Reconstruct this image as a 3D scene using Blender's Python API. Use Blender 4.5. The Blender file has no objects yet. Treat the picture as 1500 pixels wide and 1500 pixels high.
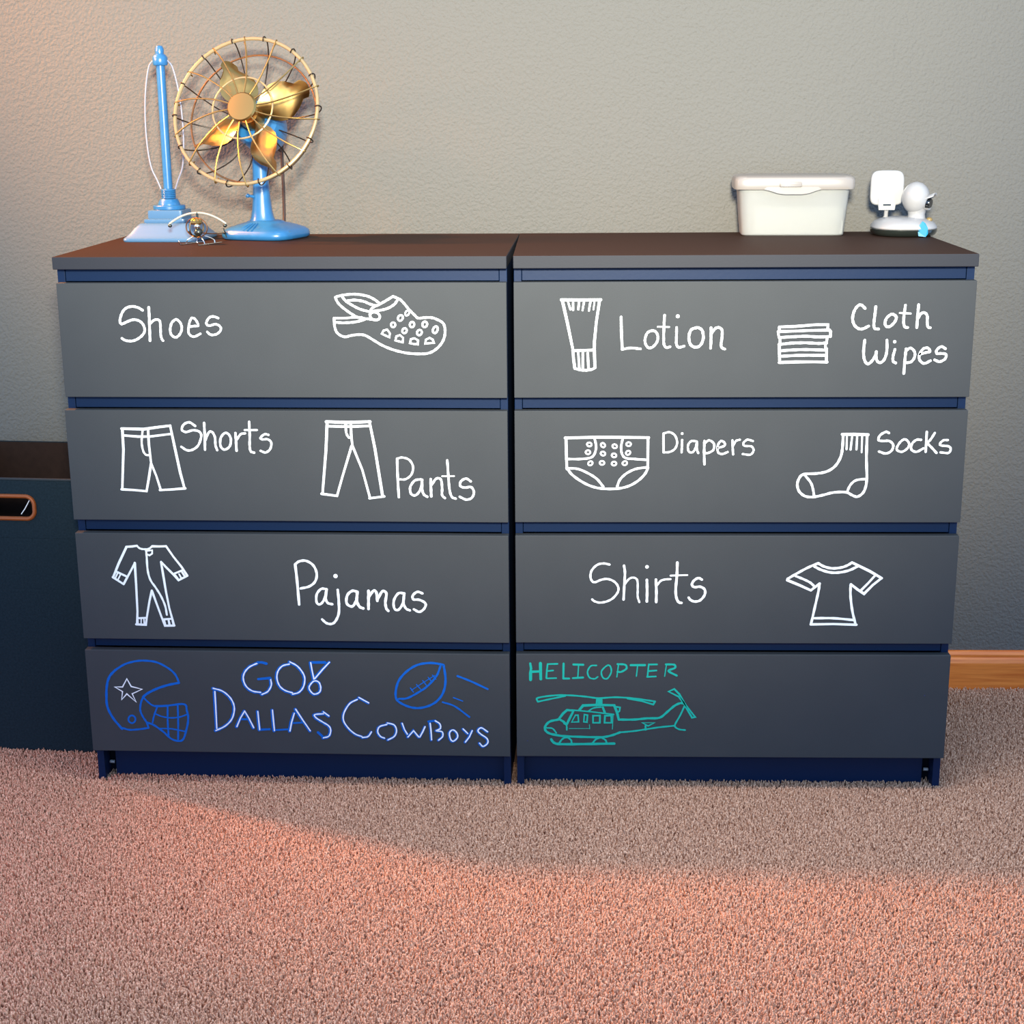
import bpy, bmesh, math, random
import numpy as np
from mathutils import Vector, Matrix

# ------------------------------------------------------------------ camera, world, lights, exposure
SC = bpy.context.scene
COL = SC.collection
cam_data = bpy.data.cameras.new('camera')
cam_data.sensor_width = 36.0
cam_data.lens = 2246.777 / 1500.0 * 36.0
cam_data.clip_start = 0.05
cam = bpy.data.objects.new('camera', cam_data)
COL.objects.link(cam)
RIGHT = (0.999550911, 0.0290620063, -0.00730595524)
FWD = (-0.0299634287, 0.965940781, -0.257022568)
UP = (-0.000412471385, 0.257126053, 0.966377785)
CPOS = (0.07894, -2.67625, 1.25002)
cam.matrix_world = Matrix(((RIGHT[0], UP[0], -FWD[0], CPOS[0]), (RIGHT[1], UP[1], -FWD[1], CPOS[1]),
                           (RIGHT[2], UP[2], -FWD[2], CPOS[2]), (0, 0, 0, 1)))
SC.camera = cam

world = bpy.data.worlds.new('world')
world.use_nodes = True
SC.world = world
bg = world.node_tree.nodes['Background']
bg.inputs[0].default_value = (0.36, 0.60, 1.0, 1)
bg.inputs[1].default_value = 1.95


def area(name, loc, target, size, size_y, power, color):
    d = bpy.data.lights.new(name, 'AREA')
    d.shape = 'RECTANGLE'
    d.size, d.size_y, d.energy, d.color = size, size_y, power, color
    o = bpy.data.objects.new(name, d)
    COL.objects.link(o)
    o.location = loc
    o.rotation_euler = (Vector(target) - Vector(loc)).to_track_quat('-Z', 'Y').to_euler()
    return o


def spot(name, loc, target, angle, power, color, radius):
    d = bpy.data.lights.new(name, 'SPOT')
    d.energy, d.color, d.spot_size, d.spot_blend, d.shadow_soft_size = power, color, math.radians(angle), 1.0, radius
    o = bpy.data.objects.new(name, d)
    COL.objects.link(o)
    o.location = loc
    o.rotation_euler = (Vector(target) - Vector(loc)).to_track_quat('-Z', 'Y').to_euler()
    return o


spot('front_light', (0.15, -2.9, 1.75), (0.06, 0.5, 1.65), 60, 1780, (1.0, 0.945, 0.76), 0.15)
spot('warm_top_fill', (-1.65, 0.40, 2.1), (-0.52, 0.12, 1.0), 50, 460, (1.0, 0.37, 0.08), 0.06)  # warm spot added to redden the left dresser top
spot('warm_wall_fill', (-1.9, -0.25, 1.75), (-0.72, 0.54, 1.22), 44, 150, (1.0, 0.36, 0.03), 0.10)  # extra warm spot, added to tan the upper left wall
spot('warm_carpet_fill', (-1.75, -1.25, 1.7), (-1.12, -0.42, 0.0), 46, 70, (1.0, 0.20, 0.04), 0.15)  # another added warm spot, an orange pool on the left carpet
area('carpet_fill_light', (0.30, -0.45, 2.45), (0.30, -0.449, 0.0), 1.1, 0.4, 7.5, (1.0, 0.97, 0.92)).data.spread = math.radians(80)  # overhead fill added to brighten the carpet in front

SC.view_settings.view_transform = 'Standard'
SC.view_settings.look = 'None'
SC.view_settings.exposure = 0.0
SC.view_settings.gamma = 1.0
SC.view_settings.use_curve_mapping = False
SC.cycles.max_bounces = 8

random.seed(4)
PI = math.pi
TOP = 0.9963


# ------------------------------------------------------------------ materials
def new_mat(name):
    m = bpy.data.materials.new(name)
    m.use_nodes = True
    return m, m.node_tree, m.node_tree.nodes['Principled BSDF']


def mat(name, color, rough=0.5, metal=0.0, spec=0.5, coat=0.0, noise=None, bump=None, trans=0.0, sss=0.0):
    """noise = (scale, other colour, strength) ; bump = (scale, strength, distance)"""
    m, nt, b = new_mat(name)
    b.inputs['Base Color'].default_value = (*color, 1)
    b.inputs['Roughness'].default_value = rough
    b.inputs['Metallic'].default_value = metal
    b.inputs['Specular IOR Level'].default_value = spec
    b.inputs['Coat Weight'].default_value = coat
    b.inputs['Coat Roughness'].default_value = 0.12
    b.inputs['Transmission Weight'].default_value = trans
    if sss:
        b.inputs['Subsurface Weight'].default_value = sss
        b.inputs['Subsurface Scale'].default_value = 0.01
    tc = nt.nodes.new('ShaderNodeTexCoord')
    if noise:
        n = nt.nodes.new('ShaderNodeTexNoise')
        n.inputs['Scale'].default_value = noise[0]
        n.inputs['Detail'].default_value = 6
        nt.links.new(tc.outputs['Object'], n.inputs['Vector'])
        r = nt.nodes.new('ShaderNodeValToRGB')
        r.color_ramp.elements[0].position = 0.5 - noise[2]
        r.color_ramp.elements[1].position = 0.5 + noise[2]
        r.color_ramp.elements[0].color = (*color, 1)
        r.color_ramp.elements[1].color = (*noise[1], 1)
        nt.links.new(n.outputs['Fac'], r.inputs['Fac'])
        nt.links.new(r.outputs['Color'], b.inputs['Base Color'])
    if bump:
        n = nt.nodes.new('ShaderNodeTexNoise')
        n.inputs['Scale'].default_value = bump[0]
        n.inputs['Detail'].default_value = 3
        nt.links.new(tc.outputs['Object'], n.inputs['Vector'])
        bp = nt.nodes.new('ShaderNodeBump')
        bp.inputs['Strength'].default_value = bump[1]
        bp.inputs['Distance'].default_value = bump[2]
        nt.links.new(n.outputs['Fac'], bp.inputs['Height'])
        nt.links.new(bp.outputs['Normal'], b.inputs['Normal'])
    return m


def wood_mat():
    m, nt, b = new_mat('honey_oak')
    tc = nt.nodes.new('ShaderNodeTexCoord')
    mp = nt.nodes.new('ShaderNodeMapping')
    mp.inputs['Scale'].default_value = (3.0, 60, 60)
    n = nt.nodes.new('ShaderNodeTexNoise')
    n.inputs['Scale'].default_value = 2.5
    n.inputs['Detail'].default_value = 8
    r = nt.nodes.new('ShaderNodeValToRGB')
    r.color_ramp.elements[0].position = 0.3
    r.color_ramp.elements[1].position = 0.72
    r.color_ramp.elements[0].color = (0.58, 0.13, 0.018, 1)
    r.color_ramp.elements[1].color = (0.85, 0.26, 0.045, 1)
    nt.links.new(tc.outputs['Object'], mp.inputs['Vector'])
    nt.links.new(mp.outputs['Vector'], n.inputs['Vector'])
    nt.links.new(n.outputs['Fac'], r.inputs['Fac'])
    nt.links.new(r.outputs['Color'], b.inputs['Base Color'])
    b.inputs['Roughness'].default_value = 0.35
    return m


def carpet_mat():
    m, nt, b = new_mat('carpet_fibre')
    tc = nt.nodes.new('ShaderNodeTexCoord')
    n = nt.nodes.new('ShaderNodeTexNoise')
    n.inputs['Scale'].default_value = 210
    n.inputs['Detail'].default_value = 4
    r = nt.nodes.new('ShaderNodeValToRGB')
    e = r.color_ramp.elements
    e[0].position, e[0].color = 0.32, (0.27, 0.125, 0.075, 1)
    e[1].position, e[1].color = 0.70, (0.84, 0.51, 0.33, 1)
    mid = e.new(0.5)
    mid.color = (0.56, 0.30, 0.185, 1)
    nt.links.new(tc.outputs['Object'], n.inputs['Vector'])
    nt.links.new(n.outputs['Fac'], r.inputs['Fac'])
    nt.links.new(r.outputs['Color'], b.inputs['Base Color'])
    b.inputs['Roughness'].default_value = 0.95
    b.inputs['Specular IOR Level'].default_value = 0.1
    return m


M = {
    'wall': mat('wall_paint', (0.120, 0.114, 0.104), 0.85, spec=0.1, bump=(170, 0.55, 0.008)),
    'carpet': carpet_mat(),
    'carpet_base': mat('carpet_backing', (0.36, 0.19, 0.12), 0.95, spec=0.1),
    'oak': wood_mat(),
    'chalk': mat('chalkboard_gray_paint', (0.0335, 0.036, 0.0385), 0.7, spec=0.2, noise=(9, (0.0375, 0.0402, 0.043), 0.3), bump=(500, 0.12, 0.001)),
    'navy': mat('navy_paint', (0.0032, 0.0125, 0.042), 0.45, spec=0.15, bump=(120, 0.08, 0.001)),
    'top': mat('dark_brown_top', (0.026, 0.0135, 0.0095), 0.65, spec=0.05, bump=(300, 0.1, 0.001)),
    'edge': mat('slate_edge_paint', (0.018, 0.019, 0.0245), 0.6, spec=0.2, bump=(300, 0.1, 0.001)),
    'dark': mat('dark_back_and_shade', (0.004, 0.005, 0.010), 0.8, spec=0.1),  # back board colour; also stands in for shade in the plinth slit
    'white': mat('white_chalk_marker', (0.70, 0.72, 0.72), 0.8, spec=0.1),
    'blue': mat('blue_chalk_marker', (0.005, 0.095, 0.40), 0.8, spec=0.1),
    'teal': mat('teal_chalk_marker', (0.012, 0.34, 0.255), 0.8, spec=0.1),
    'speck': mat('navy_paint_speck', (0.008, 0.015, 0.08), 0.5),
    'whiteplastic': mat('white_plastic', (0.275, 0.265, 0.262), 0.35, spec=0.5, coat=0.2),
    'enamel': mat('blue_enamel', (0.012, 0.090, 0.225), 0.30, spec=0.5, coat=0.3, noise=(60, (0.018, 0.112, 0.27), 0.25)),
    'paleblue': mat('pale_blue_enamel', (0.046, 0.120, 0.225), 0.38, spec=0.5, coat=0.3),
    'rod': mat('pale_steel_rod', (0.17, 0.18, 0.24), 0.4, spec=0.5),
    'cream': mat('cream_brass_ring', (0.26, 0.19, 0.10), 0.35, metal=0.3),
    'darkwire': mat('dark_bronze_wire', (0.014, 0.008, 0.004), 0.4, metal=0.4),
    'brass': mat('brass', (0.45, 0.27, 0.085), 0.3, metal=1.0),
    'steel': mat('polished_steel', (0.75, 0.76, 0.74), 0.18, metal=1.0),
    'gunmetal': mat('dark_steel', (0.06, 0.07, 0.065), 0.25, metal=0.8),
    'rotor': mat('pale_rotor_wire', (0.36, 0.35, 0.29), 0.3, metal=0.1),
    'copper': mat('copper_wire', (0.30, 0.13, 0.05), 0.3, metal=0.9),
    'cord': mat('brown_cord', (0.016, 0.004, 0.003), 0.6),
    'tub': mat('frosted_plastic', (0.52, 0.52, 0.50), 0.45, spec=0.4, trans=0.7),
    'lid': mat('white_lid_plastic', (0.205, 0.180, 0.160), 0.30, spec=0.5, coat=0.3),
    'paper': mat('white_wipes', (0.80, 0.80, 0.78), 0.9, spec=0.1),
    'rim': mat('dark_gray_rim', (0.012, 0.015, 0.013), 0.22, spec=0.6, coat=0.5),
    'lens': mat('black_lens', (0.004, 0.004, 0.004), 0.1, coat=1.0),
    'cyan': mat('cyan_plastic', (0.0, 0.16, 0.30), 0.4),
    'yellow': mat('yellow_plastic', (0.20, 0.13, 0.04), 0.4),
    'fabric': mat('navy_canvas', (0.009, 0.0165, 0.021), 0.9, spec=0.1, noise=(240, (0.014, 0.024, 0.030), 0.2), bump=(700, 0.3, 0.001)),
    'lining': mat('brown_lining', (0.020, 0.011, 0.008), 0.9, spec=0.1, noise=(60, (0.026, 0.014, 0.010), 0.2)),
    'seam': mat('gray_hem', (0.03, 0.036, 0.04), 0.9, spec=0.2),
    'grommet': mat('orange_copper_grommet', (0.30, 0.07, 0.012), 0.4, metal=0.3),
}


# ------------------------------------------------------------------ helpers
def add_obj(name, bm, material, parent=None, smooth=False, angle=35):
    me = bpy.data.meshes.new(name)
    bmesh.ops.recalc_face_normals(bm, faces=bm.faces)
    bm.to_mesh(me)
    bm.free()
    me.materials.append(M[material] if isinstance(material, str) else material)
    if smooth:
        me.polygons.foreach_set('use_smooth', [True] * len(me.polygons))
        me.set_sharp_from_angle(angle=math.radians(angle))
    o = bpy.data.objects.new(name, me)
    COL.objects.link(o)
    if parent:
        o.parent = parent
    return o


def thing(name, label, cat, loc=(0, 0, 0), rotz=0.0, group=None):
    o = bpy.data.objects.new(name, None)
    o.empty_display_size = 0.05
    COL.objects.link(o)
    o.location = loc
    o.rotation_euler = (0, 0, rotz)
    o['label'] = label
    o['category'] = cat
    if group:
        o['group'] = group
    return o


def struct(name, bm, m):
    o = add_obj(name, bm, m)
    o['kind'] = 'structure'
    return o


def box(bm, x0, x1, y0, y1, z0, z1, bev=0.0):
    vs = [bm.verts.new((x, y, z)) for z in (z0, z1) for y in (y0, y1) for x in (x0, x1)]
    fs = [bm.faces.new([vs[i] for i in q]) for q in ((0, 2, 3, 1), (4, 5, 7, 6), (0, 1, 5, 4), (2, 6, 7, 3), (0, 4, 6, 2), (1, 3, 7, 5))]
    if bev:
        es = list({e for f in fs for e in f.edges})
        bmesh.ops.bevel(bm, geom=es, offset=bev, segments=2, affect='EDGES', profile=0.5)
    return bm


def nbox(*a, **k):
    return box(bmesh.new(), *a, **k)


def spline(pts, n=6, closed=False):
    P = [Vector(p) for p in pts]
    if len(P) < 3:
        return P
    out = []
    m = len(P)
    rng = range(m) if closed else range(m - 1)
    for i in rng:
        p1, p2 = P[i], P[(i + 1) % m]
        p0 = P[i - 1] if (i > 0 or closed) else p1 * 2 - p2
        p3 = P[(i + 2) % m] if (i + 2 < m or closed) else p2 * 2 - p1
        for k in range(n):
            t = k / n
            out.append(0.5 * ((2 * p1) + (p2 - p0) * t + (2 * p0 - 5 * p1 + 4 * p2 - p3) * t * t + (3 * p1 - p0 - 3 * p2 + p3) * t ** 3))
    if not closed:
        out.append(P[-1])
    return out


def tube(bm, pts, r, seg=10, closed=False, caps=True, squash=None):
    P = [Vector(p) for p in pts]
    m = len(P)
    rad = r if isinstance(r, (list, tuple)) else [r] * m
    rings = []
    nrm = None
    for i in range(m):
        if closed:
            t = P[(i + 1) % m] - P[i - 1]
        else:
            t = P[min(i + 1, m - 1)] - P[max(i - 1, 0)]
        t.normalize()
        if nrm is None:
            a = Vector((0, 0, 1)) if abs(t.z) < 0.9 else Vector((1, 0, 0))
            nrm = t.cross(a).normalized()
        nrm = (nrm - t * nrm.dot(t)).normalized()
        b = t.cross(nrm)
        ring = []
        for k in range(seg):
            a = 2 * PI * k / seg
            ring.append(bm.verts.new(P[i] + (nrm * math.cos(a) + b * math.sin(a)) * rad[i]))
        rings.append(ring)
    last = m if closed else m - 1
    for i in range(last):
        A, B = rings[i], rings[(i + 1) % m]
        off = 0
        if closed and i == m - 1:
            off = min(range(seg), key=lambda o: (A[0].co - B[o].co).length)
        for k in range(seg):
            bm.faces.new((A[k], A[(k + 1) % seg], B[(k + 1 + off) % seg], B[(k + off) % seg]))
    if caps and not closed:
        bm.faces.new(rings[0][::-1])
        bm.faces.new(rings[-1])
    return bm


def lathe(bm, prof, seg=40, c=(0, 0)):
    rings = []
    for r, z in prof:
        if r < 1e-6:
            rings.append([bm.verts.new((c[0], c[1], z))])
        else:
            rings.append([bm.verts.new((c[0] + r * math.cos(2 * PI * k / seg), c[1] + r * math.sin(2 * PI * k / seg), z)) for k in range(seg)])
    join(bm, rings)
    return bm


def join(bm, rings, cap=True):
    for A, B in zip(rings, rings[1:]):
        n = max(len(A), len(B))
        for k in range(n):
            a0, a1 = A[k % len(A)], A[(k + 1) % len(A)]
            b0, b1 = B[k % len(B)], B[(k + 1) % len(B)]
            vs = []
            for v in (a0, a1, b1, b0):
                if v not in vs:
                    vs.append(v)
            if len(vs) > 2:
                bm.faces.new(vs)
    if cap:
        if len(rings[0]) > 2:
            bm.faces.new(rings[0][::-1])
        if len(rings[-1]) > 2:
            bm.faces.new(rings[-1])


def superloft(bm, prof, seg=48, c=(0, 0), rot=0.0, shear=(0, 0)):
    """prof rows: (half_x, half_y, z, exponent)"""
    rings = []
    for hx, hy, z, e in prof:
        ring = []
        for k in range(seg):
            a = 2 * PI * (k + 0.5) / seg
            ca, sa = math.cos(a), math.sin(a)
            x = hx * math.copysign(abs(ca) ** (2 / e), ca)
            y = hy * math.copysign(abs(sa) ** (2 / e), sa)
            ring.append(bm.verts.new((c[0] + x * math.cos(rot) - y * math.sin(rot) + shear[0] * z,
                                      c[1] + x * math.sin(rot) + y * math.cos(rot) + shear[1] * z, z)))
        rings.append(ring)
    join(bm, rings)
    return bm


def ball(bm, c, r, seg=20, scale=(1, 1, 1)):
    g = bmesh.ops.create_uvsphere(bm, u_segments=seg, v_segments=seg // 2 + 2, radius=r)
    for v in g['verts']:
        v.co = Vector((v.co.x * scale[0], v.co.y * scale[1], v.co.z * scale[2])) + Vector(c)
    return bm



# ------------------------------------------------------------------ setting
struct('floor', nbox(-2.4, 2.4, -3.4, 0.60, -0.10, -0.013), 'carpet_base')
struct('wall_back', nbox(-2.4, 2.4, 0.545, 0.66, -0.013, 2.5), 'wall')
bmb = bmesh.new()
prof = [(0.545, -0.013), (0.531, -0.013), (0.531, 0.052), (0.533, 0.060), (0.536, 0.064), (0.536, 0.070), (0.540, 0.077), (0.545, 0.078)]
rings = [[bmb.verts.new((x, y, z)) for y, z in prof] for x in (-2.4, 2.4)]
join(bmb, rings)
struct('baseboard_back', bmb, 'oak')


def make_carpet():
    rs = np.random.default_rng(7)
    x0, x1, y0, y1, step = -1.35, 1.45, -0.90, 0.530, 0.0040
    nx, ny = int((x1 - x0) / step), int((y1 - y0) / step)
    gx, gy = np.meshgrid(x0 + (np.arange(nx) + 0.5) * step, y0 + (np.arange(ny) + 0.5) * step)
    cx = gx.ravel() + rs.normal(0, 0.0014, nx * ny)
    cy = gy.ravel() + rs.normal(0, 0.0014, nx * ny)
    # no tufts right under the dressers' deep insides: nothing of them can be seen
    keep = ~((cx > -0.77) & (cx < 0.77) & (cy > 0.12) & (cy < 0.46))
    cx, cy = cx[keep], cy[keep]
    n = len(cx)
    h = 0.0105 + rs.normal(0, 0.0013, n)
    ang = rs.uniform(0, 2 * np.pi, n)
    lean = rs.uniform(0, 0.0050, n)
    la = rs.uniform(0, 2 * np.pi, n)
    rb, rt = 0.0022, 0.0017
    co = np.zeros((n, 7, 3))
    for k in range(3):
        a = ang + k * 2 * np.pi / 3
        co[:, k, 0] = cx + rb * np.cos(a)
        co[:, k, 1] = cy + rb * np.sin(a)
        co[:, k, 2] = -0.0135
        co[:, 3 + k, 0] = cx + rt * np.cos(a) + lean * np.cos(la)
        co[:, 3 + k, 1] = cy + rt * np.sin(a) + lean * np.sin(la)
        co[:, 3 + k, 2] = -0.0135 + h * 0.85
    co[:, 6, 0] = cx + lean * 1.2 * np.cos(la)
    co[:, 6, 1] = cy + lean * 1.2 * np.sin(la)
    co[:, 6, 2] = -0.0135 + h
    tri = []
    for k in range(3):
        j = (k + 1) % 3
        tri += [(k, j, 3 + j), (k, 3 + j, 3 + k), (3 + k, 3 + j, 6)]
    tri = np.array(tri)
    idx = (np.arange(n)[:, None, None] * 7 + tri[None]).reshape(-1)
    me = bpy.data.meshes.new('carpet_pile')
    me.vertices.add(n * 7)
    me.vertices.foreach_set('co', co.reshape(-1))
    nt = n * len(tri)
    me.loops.add(nt * 3)
    me.loops.foreach_set('vertex_index', idx)
    me.polygons.add(nt)
    me.polygons.foreach_set('loop_start', np.arange(nt) * 3)
    me.polygons.foreach_set('loop_total', np.full(nt, 3))
    me.update()
    me.validate()
    me.materials.append(M['carpet'])
    o = bpy.data.objects.new('carpet_pile', me)
    COL.objects.link(o)
    o['kind'] = 'stuff'
    o['category'] = 'carpet'
    o['label'] = 'pinkish beige cut pile carpet covering the floor under the dressers'


make_carpet()


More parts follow.
